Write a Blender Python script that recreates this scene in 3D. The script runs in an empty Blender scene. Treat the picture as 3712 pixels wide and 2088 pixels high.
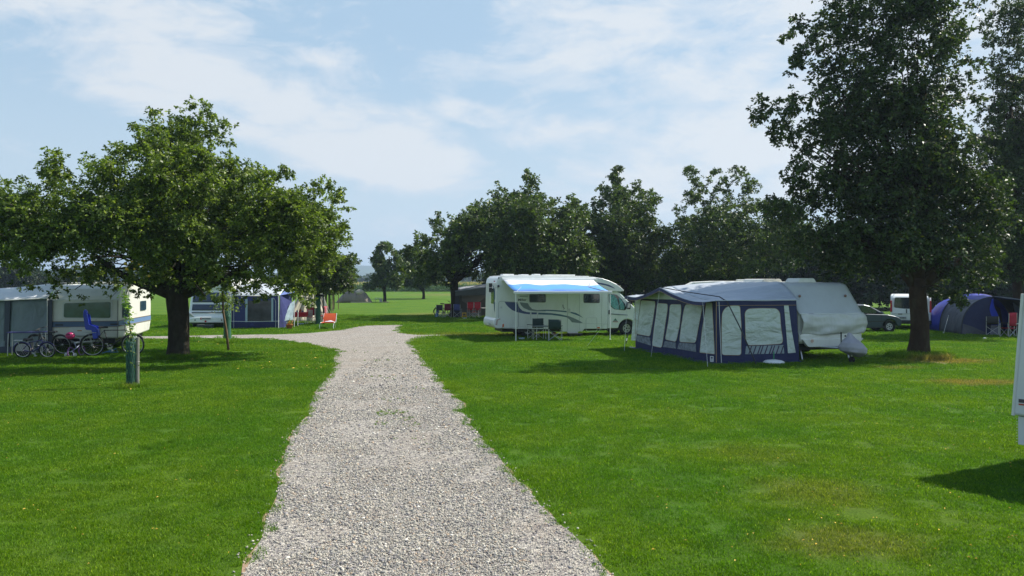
import bpy, math, random
import numpy as np
from mathutils import Vector, Matrix, noise

rad = math.radians
random.seed(7)
rng = np.random.default_rng(11)
scene = bpy.context.scene

# ------------------------------------------------------------------ camera
# measured on the photograph: focal length and horizon in photo pixels, eye height in metres
F, H, CX, HY = 2970.0, 2.6, 1856.0, 1018.0
cam_data = bpy.data.cameras.new("camera")
cam = bpy.data.objects.new("camera", cam_data)
scene.collection.objects.link(cam)
cam.location = (0, 0, H)
cam.rotation_euler = (rad(90), 0, 0)
cam_data.sensor_width = 36
cam_data.lens = 36 * F / 3712
cam_data.shift_y = -26 / 3712
cam_data.clip_start = 0.1
cam_data.clip_end = 9000
scene.camera = cam

# ------------------------------------------------------------------ light
SUN_AZ = math.atan2(0.93, 0.37)          # direction to the sun: right and behind the scene
SUN_EL = rad(50)
sun_dir = Vector((math.sin(SUN_AZ) * math.cos(SUN_EL), math.cos(SUN_AZ) * math.cos(SUN_EL), math.sin(SUN_EL)))
sun_data = bpy.data.lights.new("sun", 'SUN')
sun_data.energy = 5.0
sun_data.angle = rad(0.6)
sun_data.color = (1.0, 0.95, 0.86)
sun = bpy.data.objects.new("sun", sun_data)
scene.collection.objects.link(sun)
sun.rotation_euler = (-sun_dir).to_track_quat('-Z', 'Y').to_euler()

world = bpy.data.worlds.new("World")
scene.world = world
world.use_nodes = True


def nd(nt, typ, **kw):
    n = nt.nodes.new(typ)
    for k, v in kw.items():
        if k == 'inp':
            for kk, vv in v.items():
                n.inputs[kk].default_value = vv
        else:
            setattr(n, k, v)
    return n


def build_world():
    nt = world.node_tree
    nt.nodes.clear()
    L = nt.links.new
    out = nd(nt, 'ShaderNodeOutputWorld')
    bg = nd(nt, 'ShaderNodeBackground')
    SKY = 0.088
    bg.inputs['Strength'].default_value = SKY * 0.80
    sky = nd(nt, 'ShaderNodeTexSky', sky_type='NISHITA', sun_disc=False, sun_elevation=SUN_EL,
             sun_rotation=SUN_AZ, air_density=1.1, dust_density=2.2, ozone_density=1.6)
    tc = nd(nt, 'ShaderNodeTexCoord')
    sep = nd(nt, 'ShaderNodeSeparateXYZ')
    L(tc.outputs['Generated'], sep.inputs[0])

    def m(op, a, b=None, clamp=False):
        n = nd(nt, 'ShaderNodeMath', operation=op, use_clamp=clamp)
        for i, v in enumerate((a, b)):
            if v is None:
                continue
            if isinstance(v, (int, float)):
                n.inputs[i].default_value = v
            else:
                L(v, n.inputs[i])
        return n.outputs[0]
    z = m('MAXIMUM', sep.outputs['Z'], 0.0)
    # directions: azimuth and elevation of the looked-at sky
    az = m('ARCTAN2', sep.outputs['X'], sep.outputs['Y'])
    el = m('ARCSINE', sep.outputs['Z'])
    ae = nd(nt, 'ShaderNodeCombineXYZ')
    L(az, ae.inputs[0])
    L(el, ae.inputs[1])

    def fbm(scale, detail, rough, loc, sc, dist=0.3):
        mp = nd(nt, 'ShaderNodeMapping')
        mp.inputs['Location'].default_value = loc
        mp.inputs['Rotation'].default_value = (0, rad(-14), 0)
        mp.inputs['Scale'].default_value = sc
        L(tc.outputs['Generated'], mp.inputs[0])
        n = nd(nt, 'ShaderNodeTexNoise', inp={'Scale': scale, 'Detail': detail, 'Roughness': rough, 'Distortion': dist})
        L(mp.outputs[0], n.inputs['Vector'])
        return n.outputs['Fac']

    def smooth(v, a, b, c=0.0, d=1.0):
        mr = nd(nt, 'ShaderNodeMapRange', interpolation_type='SMOOTHSTEP')
        for kk, x in zip(('From Min', 'From Max', 'To Min', 'To Max'), (a, b, c, d)):
            mr.inputs[kk].default_value = x
        L(v, mr.inputs['Value'])
        return mr.outputs[0]
    # cloud banks standing in the sky: photo position, half sizes, tilt, weight
    banks = ((480, 190, 640, 210, 8, .50), (800, 440, 560, 110, 13, .46), (1330, 530, 430, 130, 12, .62), (1690, 405, 120, 42, 14, .50),
             (2060, 525, 470, 85, 14, .56), (2650, 90, 950, 300, 0, .42), (2650, 560, 600, 230, 0, .42), (1150, 235, 95, 36, 8, .34),
             (960, 20, 170, 50, 8, .34), (3300, 300, 900, 600, 0, .38), (1700, 760, 1700, 160, 0, .22))
    cov = None
    for (px, py, rx, ry, tilt, w) in banks:
        mp = nd(nt, 'ShaderNodeMapping', vector_type='TEXTURE')
        mp.inputs['Location'].default_value = (math.atan((px - CX) / F), math.atan((HY - py) / F), 0)
        mp.inputs['Rotation'].default_value = (0, 0, rad(-tilt))
        mp.inputs['Scale'].default_value = (rx / F, ry / F, 1)
        L(ae.outputs[0], mp.inputs[0])
        ln = nd(nt, 'ShaderNodeVectorMath', operation='LENGTH')
        L(mp.outputs[0], ln.inputs[0])
        b = smooth(ln.outputs['Value'], 0.10, 1.55, w * 0.95, 0.0)
        cov = b if cov is None else m('ADD', cov, b)
    cov = m('MINIMUM', cov, 0.50)
    n1 = fbm(5.0, 12, 0.60, (3.1, 0.7, 1.3), (1, 1, 2.6), .5)
    n2 = fbm(15.0, 10, 0.62, (1.0, 4.0, 2.0), (1, 1, 2.4), .6)
    nz = m('ADD', m('MULTIPLY', m('SUBTRACT', n1, 0.5), 1.9), m('MULTIPLY', m('SUBTRACT', n2, 0.5), 0.8))
    body = smooth(m('ADD', m('ADD', cov, 0.07), nz), 0.10, 0.78)
    # low haze towards the horizon
    hz = nd(nt, 'ShaderNodeMapRange', interpolation_type='SMOOTHSTEP')
    hz.inputs['From Min'].default_value = 0.0
    hz.inputs['From Max'].default_value = 0.30
    hz.inputs['To Min'].default_value = 0.85
    hz.inputs['To Max'].default_value = 0.10
    L(z, hz.inputs['Value'])

    def mix(fac, a, b):
        n = nd(nt, 'ShaderNodeMix', data_type='RGBA')
        if isinstance(fac, (int, float)):
            n.inputs['Factor'].default_value = fac
        else:
            L(fac, n.inputs['Factor'])
        for idx, v in ((6, a), (7, b)):
            if isinstance(v, tuple):
                n.inputs[idx].default_value = (*[c / SKY for c in v], 1)
            else:
                L(v, n.inputs[idx])
        return n.outputs[2]
    # the open blue of the zenith side, as an even hazy summer sky
    base = mix(0.7, sky.outputs[0], (0.385, 0.56, 0.735))
    # unseen zenith of the clear part darkened to a fixed blue, lowering fill light
    zen = nd(nt, 'ShaderNodeMapRange', interpolation_type='SMOOTHSTEP')
    zen.inputs['From Min'].default_value = 0.30
    zen.inputs['From Max'].default_value = 0.95
    zen.inputs['To Max'].default_value = 0.85
    L(z, zen.inputs['Value'])
    base = mix(zen.outputs[0], base, (0.10, 0.20, 0.42))
    base = mix(hz.outputs[0], base, (0.52, 0.63, 0.72))
    thin = m('SUBTRACT', 1.0, m('MULTIPLY', zen.outputs[0], 0.55))
    base = mix(m('MULTIPLY', m('MULTIPLY', smooth(body, 0.0, 0.55), 0.60), thin), base, (0.57, 0.635, 0.71))
    base = mix(m('MULTIPLY', m('MULTIPLY', smooth(body, 0.45, 1.0), 0.72), thin), base, (0.66, 0.69, 0.72))
    L(base, bg.inputs['Color'])
    L(bg.outputs[0], out.inputs[0])


build_world()
scene.view_settings.view_transform = 'Standard'
scene.view_settings.look = 'None'
scene.view_settings.exposure = 0.62
scene.view_settings.gamma = 1.0
scene.view_settings.use_curve_mapping = False
scene.render.engine = 'CYCLES'
scene.cycles.max_bounces = 6
scene.cycles.transparent_max_bounces = 8
scene.cycles.volume_bounces = 0
scene.cycles.use_denoising = True
scene.cycles.denoising_prefilter = 'ACCURATE'

# ------------------------------------------------------------------ helpers


def G(px, py):
    """point on the ground seen at a photo pixel"""
    Y = H * F / (py - HY)
    return ((px - CX) * Y / F, Y)


def P3(px, py, Y):
    return Vector(((px - CX) * Y / F, Y, H - (py - HY) * Y / F))


class Wall:
    """vertical plane through (ox, oy) running at angle a: photo pixel -> (distance along, height)"""

    def __init__(s, ox, oy, deg):
        s.ox, s.oy, s.c, s.s = ox, oy, math.cos(rad(deg)), math.sin(rad(deg))

    def __call__(s, px, py):
        k = (px - CX) / F
        t = (k * s.oy - s.ox) / (s.c - k * s.s)
        Y = s.oy + t * s.s
        return (t, H - (py - HY) * Y / F)


def zoomed(wall, x0, y0, sc):
    return lambda pts: [wall(x0 + a * sc, y0 + b * sc) for a, b in pts]


MATS = {}


def mat(name, col, rough=0.6, metal=0.0, var=0.12, vscale=3.0, bump=0.0, bscale=40.0, spec=0.5, bdist=0.01,
        dirt=None, trans=0.0, alpha=1.0, bstretch=(1, 1, 1), coat=0.0, attr=False, wave=None):
    if name in MATS:
        return MATS[name]
    m = bpy.data.materials.new(name)
    m.use_nodes = True
    nt = m.node_tree
    L = nt.links.new
    b = nt.nodes['Principled BSDF']
    b.inputs['Roughness'].default_value = rough
    b.inputs['Metallic'].default_value = metal
    b.inputs['Specular IOR Level'].default_value = spec
    b.inputs['Coat Weight'].default_value = coat
    tc = nd(nt, 'ShaderNodeTexCoord')
    n = nd(nt, 'ShaderNodeTexNoise', inp={'Scale': vscale, 'Detail': 5, 'Roughness': 0.6})
    L(tc.outputs['Object'], n.inputs['Vector'])
    ramp = nd(nt, 'ShaderNodeMapRange')
    ramp.inputs['To Min'].default_value = 1 - var * 1.6
    ramp.inputs['To Max'].default_value = 1 + var * 1.6
    L(n.outputs['Fac'], ramp.inputs['Value'])
    mul = nd(nt, 'ShaderNodeVectorMath', operation='SCALE')
    mul.inputs[0].default_value = col
    L(ramp.outputs[0], mul.inputs['Scale'])
    c = mul.outputs[0]
    if dirt:                       # grime: second noise, stained patches
        n2 = nd(nt, 'ShaderNodeTexNoise', inp={'Scale': dirt[1], 'Detail': 7, 'Roughness': 0.65})
        mp = nd(nt, 'ShaderNodeMapping')
        mp.inputs['Scale'].default_value = (1, 1, 0.35)
        L(tc.outputs['Object'], mp.inputs[0])
        L(mp.outputs[0], n2.inputs['Vector'])
        r2 = nd(nt, 'ShaderNodeMapRange')
        r2.inputs['From Min'].default_value = 0.5
        r2.inputs['From Max'].default_value = 0.8
        r2.inputs['To Max'].default_value = dirt[2]
        L(n2.outputs['Fac'], r2.inputs['Value'])
        mx = nd(nt, 'ShaderNodeMix', data_type='RGBA')
        L(r2.outputs[0], mx.inputs['Factor'])
        L(c, mx.inputs[6])
        mx.inputs[7].default_value = (*dirt[0], 1)
        c = mx.outputs[2]
    L(c, b.inputs['Base Color'])
    if bump:
        mp = nd(nt, 'ShaderNodeMapping')
        mp.inputs['Scale'].default_value = bstretch
        L(tc.outputs['Object'], mp.inputs[0])
        nb = nd(nt, 'ShaderNodeTexNoise', inp={'Scale': bscale, 'Detail': 4, 'Roughness': 0.55, 'Distortion': 0.4})
        L(mp.outputs[0], nb.inputs['Vector'])
        bp = nd(nt, 'ShaderNodeBump', inp={'Strength': bump, 'Distance': bdist})
        L(nb.outputs['Fac'], bp.inputs['Height'])
        L(bp.outputs[0], b.inputs['Normal'])
    if trans:
        tr = nd(nt, 'ShaderNodeBsdfTranslucent')
        L(c, tr.inputs['Color'])
        ms = nd(nt, 'ShaderNodeMixShader')
        ms.inputs[0].default_value = trans
        L(b.outputs[0], ms.inputs[1])
        L(tr.outputs[0], ms.inputs[2])
        L(ms.outputs[0], nt.nodes['Material Output'].inputs[0])
    MATS[name] = m
    return m


def leaf_mat(name, dark, light, yellow, rough=0.42, trans=0.42, spec=0.45):
    """leaves: colour picked per leaf by the mesh attribute 'tint'"""
    m = bpy.data.materials.new(name)
    m.use_nodes = True
    nt = m.node_tree
    L = nt.links.new
    b = nt.nodes['Principled BSDF']
    a = nd(nt, 'ShaderNodeAttribute', attribute_name='tint')
    cr = nd(nt, 'ShaderNodeValToRGB')
    e = cr.color_ramp.elements
    e[0].position, e[0].color = 0.0, (*dark, 1)
    e[1].position, e[1].color = 0.85, (*light, 1)
    x = e.new(1.0)
    x.color = (*yellow, 1)
    L(a.outputs['Fac'], cr.inputs[0])
    L(cr.outputs[0], b.inputs['Base Color'])
    b.inputs['Roughness'].default_value = rough
    b.inputs['Specular IOR Level'].default_value = spec
    tr = nd(nt, 'ShaderNodeBsdfTranslucent')
    sc = nd(nt, 'ShaderNodeVectorMath', operation='MULTIPLY')
    sc.inputs[1].default_value = (1.5, 1.6, 0.55)
    L(cr.outputs[0], sc.inputs[0])
    L(sc.outputs[0], tr.inputs['Color'])
    ms = nd(nt, 'ShaderNodeMixShader')
    ms.inputs[0].default_value = trans
    L(b.outputs[0], ms.inputs[1])
    L(tr.outputs[0], ms.inputs[2])
    L(ms.outputs[0], nt.nodes['Material Output'].inputs[0])
    return m


def glass_mat(name, col=(0.02, 0.03, 0.04), rough=0.06):
    return mat(name, col, rough=rough, var=0.3, vscale=1.5, spec=0.9, coat=0.3, bump=0.05, bscale=1.5, bdist=0.02)


class MB:
    def __init__(s):
        s.v, s.f = [], []

    def add(s, vs, fs):
        o = len(s.v)
        s.v += [tuple(p) for p in vs]
        s.f += [tuple(i + o for i in f) for f in fs]
        return s

    def box(s, c, size, M=None):
        hx, hy, hz = size[0] / 2, size[1] / 2, size[2] / 2
        vs = [Vector((x, y, z)) for x in (-hx, hx) for y in (-hy, hy) for z in (-hz, hz)]
        if M is not None:
            vs = [M @ p for p in vs]
        vs = [p + Vector(c) for p in vs]
        return s.add(vs, [(0, 1, 3, 2), (4, 6, 7, 5), (0, 4, 5, 1), (2, 3, 7, 6), (0, 2, 6, 4), (1, 5, 7, 3)])

    def tube(s, pts, r, n=8, caps=True):
        pts = [Vector(p) for p in pts]
        if not isinstance(r, (list, tuple)):
            r = [r] * len(pts)
        vs, fs = [], []
        up = Vector((0, 0, 1))
        prev = None
        for i, p in enumerate(pts):
            d = (pts[min(i + 1, len(pts) - 1)] - pts[max(i - 1, 0)])
            if d.length < 1e-9:
                d = up.copy()
            d.normalize()
            if prev is None:
                a = d.cross(up if abs(d.z) < 0.9 else Vector((1, 0, 0))).normalized()
            else:
                a = (prev - d * prev.dot(d))
                a = a.normalized() if a.length > 1e-6 else d.orthogonal().normalized()
            prev = a
            b = d.cross(a)
            for k in range(n):
                t = 2 * math.pi * k / n
                vs.append(p + (a * math.cos(t) + b * math.sin(t)) * r[i])
        for i in range(len(pts) - 1):
            for k in range(n):
                k2 = (k + 1) % n
                fs.append((i * n + k, i * n + k2, (i + 1) * n + k2, (i + 1) * n + k))
        if caps:
            fs.append(tuple(reversed(range(n))))
            fs.append(tuple(range((len(pts) - 1) * n, len(pts) * n)))
        return s.add(vs, fs)

    def ring(s, c, R, r, axis='Y', n=28, m=6, a0=0, a1=2 * math.pi):
        full = abs(a1 - a0 - 2 * math.pi) < 1e-6
        pts = []
        for i in range(n + (0 if full else 1)):
            t = a0 + (a1 - a0) * i / n
            u, w = R * math.cos(t), R * math.sin(t)
            d = (math.cos(t), math.sin(t))
            for k in range(m):
                q = 2 * math.pi * k / m
                rr, h = r * math.cos(q), r * math.sin(q)
                a, b = u + d[0] * rr, w + d[1] * rr
                p = {'Y': (a, h, b), 'X': (h, a, b), 'Z': (a, b, h)}[axis]
                pts.append((c[0] + p[0], c[1] + p[1], c[2] + p[2]))
        fs = []
        cnt = n if full else n
        tot = n if full else n + 1
        for i in range(cnt):
            j = (i + 1) % tot
            for k in range(m):
                k2 = (k + 1) % m
                fs.append((i * m + k, j * m + k, j * m + k2, i * m + k2))
        return s.add(pts, fs)

    def disc(s, c, R, h, axis='Y', n=24, r2=None):
        r2 = R if r2 is None else r2
        vs = []
        for rr, hh in ((R, -h / 2), (r2, h / 2)):
            for i in range(n):
                t = 2 * math.pi * i / n
                a, b = rr * math.cos(t), rr * math.sin(t)
                p = {'Y': (a, hh, b), 'X': (hh, a, b), 'Z': (a, b, hh)}[axis]
                vs.append((c[0] + p[0], c[1] + p[1], c[2] + p[2]))
        fs = [tuple(range(n)), tuple(reversed(range(n, 2 * n)))]
        fs += [(i, (i + 1) % n, n + (i + 1) % n, n + i) for i in range(n)]
        return s.add(vs, fs)

    def lathe(s, prof, c=(0, 0, 0), n=20):
        vs, fs = [], []
        for r, z in prof:
            for i in range(n):
                t = 2 * math.pi * i / n
                vs.append((c[0] + r * math.cos(t), c[1] + r * math.sin(t), c[2] + z))
        for j in range(len(prof) - 1):
            for i in range(n):
                k = (i + 1) % n
                fs.append((j * n + i, j * n + k, (j + 1) * n + k, (j + 1) * n + i))
        return s.add(vs, fs)

    def prism(s, pts, fr, d0, d1):
        """polygon pts (s, z) on frame fr=(origin, along, normal), from depth d0 to d1 along the normal"""
        o, u, nn = (Vector(fr[0]), Vector(fr[1]), Vector(fr[2]))
        n = len(pts)
        vs = [o + u * a + Vector((0, 0, b)) + nn * d for d in (d0, d1) for a, b in pts]
        fs = [tuple(range(n)), tuple(reversed(range(n, 2 * n)))]
        fs += [(i, n + i, n + (i + 1) % n, (i + 1) % n) for i in range(n)]
        return s.add(vs, fs)

    def sphere(s, c, r, n=12, m=8, M=None):
        if not isinstance(r, (list, tuple)):
            r = (r, r, r)
        vs, fs = [], []
        for j in range(m + 1):
            ph = math.pi * j / m
            for i in range(n):
                t = 2 * math.pi * i / n
                p = Vector((r[0] * math.sin(ph) * math.cos(t), r[1] * math.sin(ph) * math.sin(t), r[2] * math.cos(ph)))
                if M is not None:
                    p = M @ p
                vs.append(p + Vector(c))
        for j in range(m):
            for i in range(n):
                k = (i + 1) % n
                fs.append((j * n + i, (j + 1) * n + i, (j + 1) * n + k, j * n + k))
        return s.add(vs, fs)

    def grid(s, fn, nu, nv):
        vs = [fn(i / nu, j / nv) for j in range(nv + 1) for i in range(nu + 1)]
        fs = [(j * (nu + 1) + i, j * (nu + 1) + i + 1, (j + 1) * (nu + 1) + i + 1, (j + 1) * (nu + 1) + i)
              for j in range(nv) for i in range(nu)]
        return s.add(vs, fs)


COL = scene.collection


def ob(name, mb, m, parent=None, bevel=0.0, smooth=False, solid=0.0, loc=None, segs=2, label=None, subd=0, recalc=True):
    me = bpy.data.meshes.new(name)
    me.from_pydata(mb.v, [], mb.f)
    if recalc:
        import bmesh
        bm = bmesh.new()
        bm.from_mesh(me)
        bmesh.ops.remove_doubles(bm, verts=bm.verts, dist=1e-5)
        bmesh.ops.recalc_face_normals(bm, faces=bm.faces)
        bm.to_mesh(me)
        bm.free()
    me.materials.append(m)
    if smooth:
        me.shade_smooth()
    o = bpy.data.objects.new(name, me)
    COL.objects.link(o)
    if parent is not None:
        o.parent = parent
    if loc is not None:
        o.location = loc
    if solid:
        md = o.modifiers.new('solid', 'SOLIDIFY')
        md.thickness = solid
        md.offset = 0
    if subd:
        md = o.modifiers.new('sub', 'SUBSURF')
        md.levels = md.render_levels = subd
    if bevel:
        md = o.modifiers.new('bevel', 'BEVEL')
        md.width = bevel
        md.segments = segs
        md.limit_method = 'ANGLE'
        md.angle_limit = rad(35)
        md.harden_normals = False
    if label:
        o['label'] = label
    return o


def tag(o, label=None, cat=None, group=None, kind=None):
    for k, v in (('label', label), ('category', cat), ('group', group), ('kind', kind)):
        if v:
            o[k] = v
    return o


def thing(name, label, cat, loc, rot=0.0, group=None):
    o = bpy.data.objects.new(name, None)
    COL.objects.link(o)
    o.empty_display_size = 0.3
    o.location = (loc[0], loc[1], loc[2] if len(loc) > 2 else 0.0)
    o.rotation_euler = (0, 0, rad(rot))
    return tag(o, label, cat, group)


def dup(root, loc, rot=None, label=None, scale=None, group=None):
    def cp(o, par):
        c = o.copy()
        COL.objects.link(c)
        if par is not None:
            c.parent = par
        for ch in [x for x in bpy.data.objects if x.parent == o]:
            cp(ch, c)
        return c
    r = cp(root, None)
    r.location = (loc[0], loc[1], loc[2] if len(loc) > 2 else 0.0)
    if rot is not None:
        r.rotation_euler = (0, 0, rad(rot))
    if scale:
        r.scale = (scale, scale, scale) if isinstance(scale, (int, float)) else scale
    if label:
        r['label'] = label
    if group:
        r['group'] = group
    return r


def rpoly(pts, r=0.05, n=4):
    """round the corners of a polygon"""
    out = []
    N = len(pts)
    for i in range(N):
        p0, p, p1 = Vector(pts[i - 1]), Vector(pts[i]), Vector(pts[(i + 1) % N])
        d0, d1 = p0 - p, p1 - p
        rr = min(r, d0.length * .45, d1.length * .45)
        a, b = p + d0.normalized() * rr, p + d1.normalized() * rr
        for k in range(n + 1):
            t = k / n
            q = a * (1 - t) ** 2 + p * 2 * t * (1 - t) + b * t * t
            out.append((q.x, q.y))
    return out


def fr(o, u, nn):
    return (Vector(o), Vector(u), Vector(nn))


def text_ob(body, size, m, parent, loc, rot, name='lettering', ext=0.002, sx=1.0, shear=0.0):
    cu = bpy.data.curves.new(name, 'FONT')
    cu.body = body
    cu.size = size
    cu.extrude = ext
    cu.offset = size * 0.012
    cu.shear = shear
    cu.resolution_u = 3
    t = bpy.data.objects.new(name + '_curve', cu)
    COL.objects.link(t)
    bpy.context.view_layer.update()
    me = bpy.data.meshes.new_from_object(t.evaluated_get(bpy.context.evaluated_depsgraph_get()))
    bpy.data.objects.remove(t)
    me.name = name
    me.materials.clear()
    me.materials.append(m)
    o = bpy.data.objects.new(name, me)
    COL.objects.link(o)
    o.parent = parent
    o.location = loc
    o.rotation_euler = rot
    o.scale = (sx, 1, 1)
    return o
# ------------------------------------------------------------------ setting: ground, gravel path, fields, hills, haze
LEFT_EDGE = [(925, 2000), (942, 1960), (955, 1919), (983, 1848), (1001, 1823), (1004, 1780), (1008, 1742), (1024, 1690), (1036, 1641),
             (1048, 1610), (1056, 1591), (1064, 1569), (1082, 1541), (1117, 1512), (1120, 1490), (1124, 1471),
             (1140, 1436), (1151, 1408), (1172, 1382), (1199, 1356), (1208, 1336), (1216, 1321), (1209, 1308),
             (1207, 1300), (1219, 1286), (1225, 1276), (1206, 1268), (1179, 1262), (1124, 1247), (1036, 1236),
             (900, 1227), (830, 1225), (560, 1228.5), (300, 1233), (-300, 1243)]
TOP_EDGE = [(-300, 1231), (300, 1223), (560, 1219.6), (830, 1214.5), (1026, 1212), (1135, 1207), (1228, 1198), (1270, 1190),
            (1305, 1182), (1360, 1180), (1410, 1178.5), (1456, 1177.5), (1459, 1184), (1450, 1192), (1449, 1199), (1459, 1209),
            (1511, 1214), (1560, 1214.5), (1640, 1213)]
RIGHT_EDGE = [(1640, 1217), (1564, 1222), (1522, 1227), (1502, 1233), (1490, 1241), (1497, 1252), (1508, 1265), (1519, 1283),
              (1529, 1300), (1545, 1318), (1560, 1332), (1578, 1348), (1590, 1363), (1592, 1377), (1606, 1393), (1623, 1405),
              (1637, 1430), (1655, 1444), (1676, 1461), (1678, 1476), (1674, 1489), (1700, 1520), (1713, 1545), (1728, 1562),
              (1746, 1590), (1776, 1624), (1813, 1661), (1844, 1712), (1880, 1745), (1919, 1783), (1960, 1833),
              (2000, 1868), (2035, 1899), (2075, 1935), (2111, 1969), (2152, 2015), (2177, 2050), (2215, 2095)]
near_right = [(2.0, 6.0), (2.15, 5.0), (2.2, 3.0), (2.2, -6.0)]
near_left = [(-2.0, -6.0), (-2.05, 3.0), (-2.15, 5.0), (-2.28, 6.3), (-2.35, 7.1), (-2.38, 7.45)]
path_poly = near_left + [G(*p) for p in LEFT_EDGE] + [G(*p) for p in TOP_EDGE] + [G(*p) for p in RIGHT_EDGE] + near_right


def jitter_poly(poly, amp, step):
    out = []
    for i, p in enumerate(poly):
        q = poly[(i + 1) % len(poly)]
        d = math.hypot(q[0] - p[0], q[1] - p[1])
        n = max(1, int(d / step))
        nx, ny = -(q[1] - p[1]) / (d + 1e-9), (q[0] - p[0]) / (d + 1e-9)
        for k in range(min(n, 60)):
            t = k / min(n, 60)
            x, y = p[0] + (q[0] - p[0]) * t, p[1] + (q[1] - p[1]) * t
            j = amp * (noise.noise((x * 2.3, y * 2.3, 3)) + 0.6 * noise.noise((x * 7, y * 7, 9)))
            out.append((x + nx * j, y + ny * j))
    return out


path_fine = jitter_poly(path_poly, 0.045, 0.22)
PP = np.array(path_fine)


def inside(P, poly=PP):
    x, y = P[:, 0], P[:, 1]
    c = np.zeros(len(P), bool)
    n = len(poly)
    j = n - 1
    for i in range(n):
        xi, yi, xj, yj = poly[i][0], poly[i][1], poly[j][0], poly[j][1]
        if yi != yj:
            c ^= ((yi > y) != (yj > y)) & (x < (xj - xi) * (y - yi) / (yj - yi) + xi)
        j = i
    return c


# dry or worn places in the lawn: centre, half sizes, turn, strength
def spot(px, py, wpx, hpx, s):
    x, y = G(px, py)
    y2 = G(px, py - hpx)[1]
    return (x, y, wpx * y / F, max(0.25, (y2 - y)), s)


DRY = [spot(3440, 1311, 190, 10, .95), spot(3560, 1388, 230, 11, .85), spot(3260, 1335, 110, 6, .45),
       spot(1900, 1213, 420, 7, .5), spot(1650, 1215, 120, 5, .55), spot(1560, 1139, 180, 6, .45),
       spot(2950, 1790, 260, 60, .30), spot(3050, 1960, 330, 60, .42), spot(2750, 1650, 200, 40, .2),
       spot(470, 1408, 25, 6, .3), spot(2380, 1075, 700, 9, .4), spot(1750, 1068, 300, 5, .5),
       spot(1670, 1900, 0.1, 1, 0.0)][:13]


def grass_colour(nt, pos):
    """shared colour field of the lawn in world coordinates, returns (colour socket, patch value)"""
    L = nt.links.new

    def noi(scale, detail=4, rough=0.6, st=(1, 1, 1)):
        mp = nd(nt, 'ShaderNodeMapping')
        mp.inputs['Scale'].default_value = st
        L(pos, mp.inputs[0])
        n = nd(nt, 'ShaderNodeTexNoise', inp={'Scale': scale, 'Detail': detail, 'Roughness': rough})
        L(mp.outputs[0], n.inputs['Vector'])
        return n.outputs['Fac']

    def rng_(v, a, b, c=0.0, d=1.0):
        r = nd(nt, 'ShaderNodeMapRange', interpolation_type='SMOOTHSTEP')
        for k, x in zip(('From Min', 'From Max', 'To Min', 'To Max'), (a, b, c, d)):
            r.inputs[k].default_value = x
        L(v, r.inputs['Value'])
        return r.outputs[0]

    def mix(f, a, b):
        n = nd(nt, 'ShaderNodeMix', data_type='RGBA')
        if isinstance(f, float):
            n.inputs['Factor'].default_value = f
        else:
            L(f, n.inputs['Factor'])
        for idx, v in ((6, a), (7, b)):
            if isinstance(v, tuple):
                n.inputs[idx].default_value = (*v, 1)
            else:
                L(v, n.inputs[idx])
        return n.outputs[2]
    c = mix(rng_(noi(0.35, 5), .35, .65), (0.078, 0.195, 0.006), (0.130, 0.235, 0.008))
    c = mix(rng_(noi(1.6, 6, .7), .45, .75, 0, .7), c, (0.060, 0.150, 0.009))
    c = mix(rng_(noi(15.0, 6, .75), .50, .80, 0, .45), c, (0.165, 0.215, 0.024))
    sepn = nd(nt, 'ShaderNodeSeparateXYZ')
    L(pos, sepn.inputs[0])
    jit = noi(1.1, 5, .7)
    dry = None
    for (x, y, a, b, s) in DRY:
        v = nd(nt, 'ShaderNodeVectorMath', operation='SUBTRACT')
        L(pos, v.inputs[0])
        v.inputs[1].default_value = (x, y, 0)
        w = nd(nt, 'ShaderNodeVectorMath', operation='MULTIPLY')
        L(v.outputs[0], w.inputs[0])
        w.inputs[1].default_value = (1 / a, 1 / b, 0)
        ln = nd(nt, 'ShaderNodeVectorMath', operation='LENGTH')
        L(w.outputs[0], ln.inputs[0])
        ad = nd(nt, 'ShaderNodeMath', operation='MULTIPLY_ADD')
        L(jit, ad.inputs[0])
        ad.inputs[1].default_value = 1.6
        L(ln.outputs['Value'], ad.inputs[2])
        r = rng_(ad.outputs[0], 1.1, 2.1, s, 0.0)
        if dry is None:
            dry = r
        else:
            mx = nd(nt, 'ShaderNodeMath', operation='MAXIMUM')
            L(dry, mx.inputs[0])
            L(r, mx.inputs[1])
            dry = mx.outputs[0]
    c = mix(dry, c, (0.25, 0.21, 0.06))
    return c


def ground_mat():
    m = bpy.data.materials.new('lawn')
    m.use_nodes = True
    nt = m.node_tree
    L = nt.links.new
    b = nt.nodes['Principled BSDF']
    b.inputs['Roughness'].default_value = 0.9
    b.inputs['Specular IOR Level'].default_value = 0.15
    g = nd(nt, 'ShaderNodeNewGeometry')
    c = grass_colour(nt, g.outputs['Position'])
    n = nd(nt, 'ShaderNodeTexNoise', inp={'Scale': 30, 'Detail': 6, 'Roughness': 0.8})
    L(g.outputs['Position'], n.inputs['Vector'])
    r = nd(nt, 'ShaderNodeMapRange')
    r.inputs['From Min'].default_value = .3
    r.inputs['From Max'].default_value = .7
    r.inputs['To Min'].default_value = .36  # lawn colour darkened to stand in for shade between the blades
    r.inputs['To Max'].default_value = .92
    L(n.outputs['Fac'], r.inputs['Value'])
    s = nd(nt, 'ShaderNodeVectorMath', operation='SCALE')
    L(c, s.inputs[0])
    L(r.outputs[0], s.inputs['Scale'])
    L(s.outputs[0], b.inputs['Base Color'])
    bp = nd(nt, 'ShaderNodeBump', inp={'Strength': 0.8, 'Distance': 0.05})
    L(n.outputs['Fac'], bp.inputs['Height'])
    L(bp.outputs[0], b.inputs['Normal'])
    return m


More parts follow.
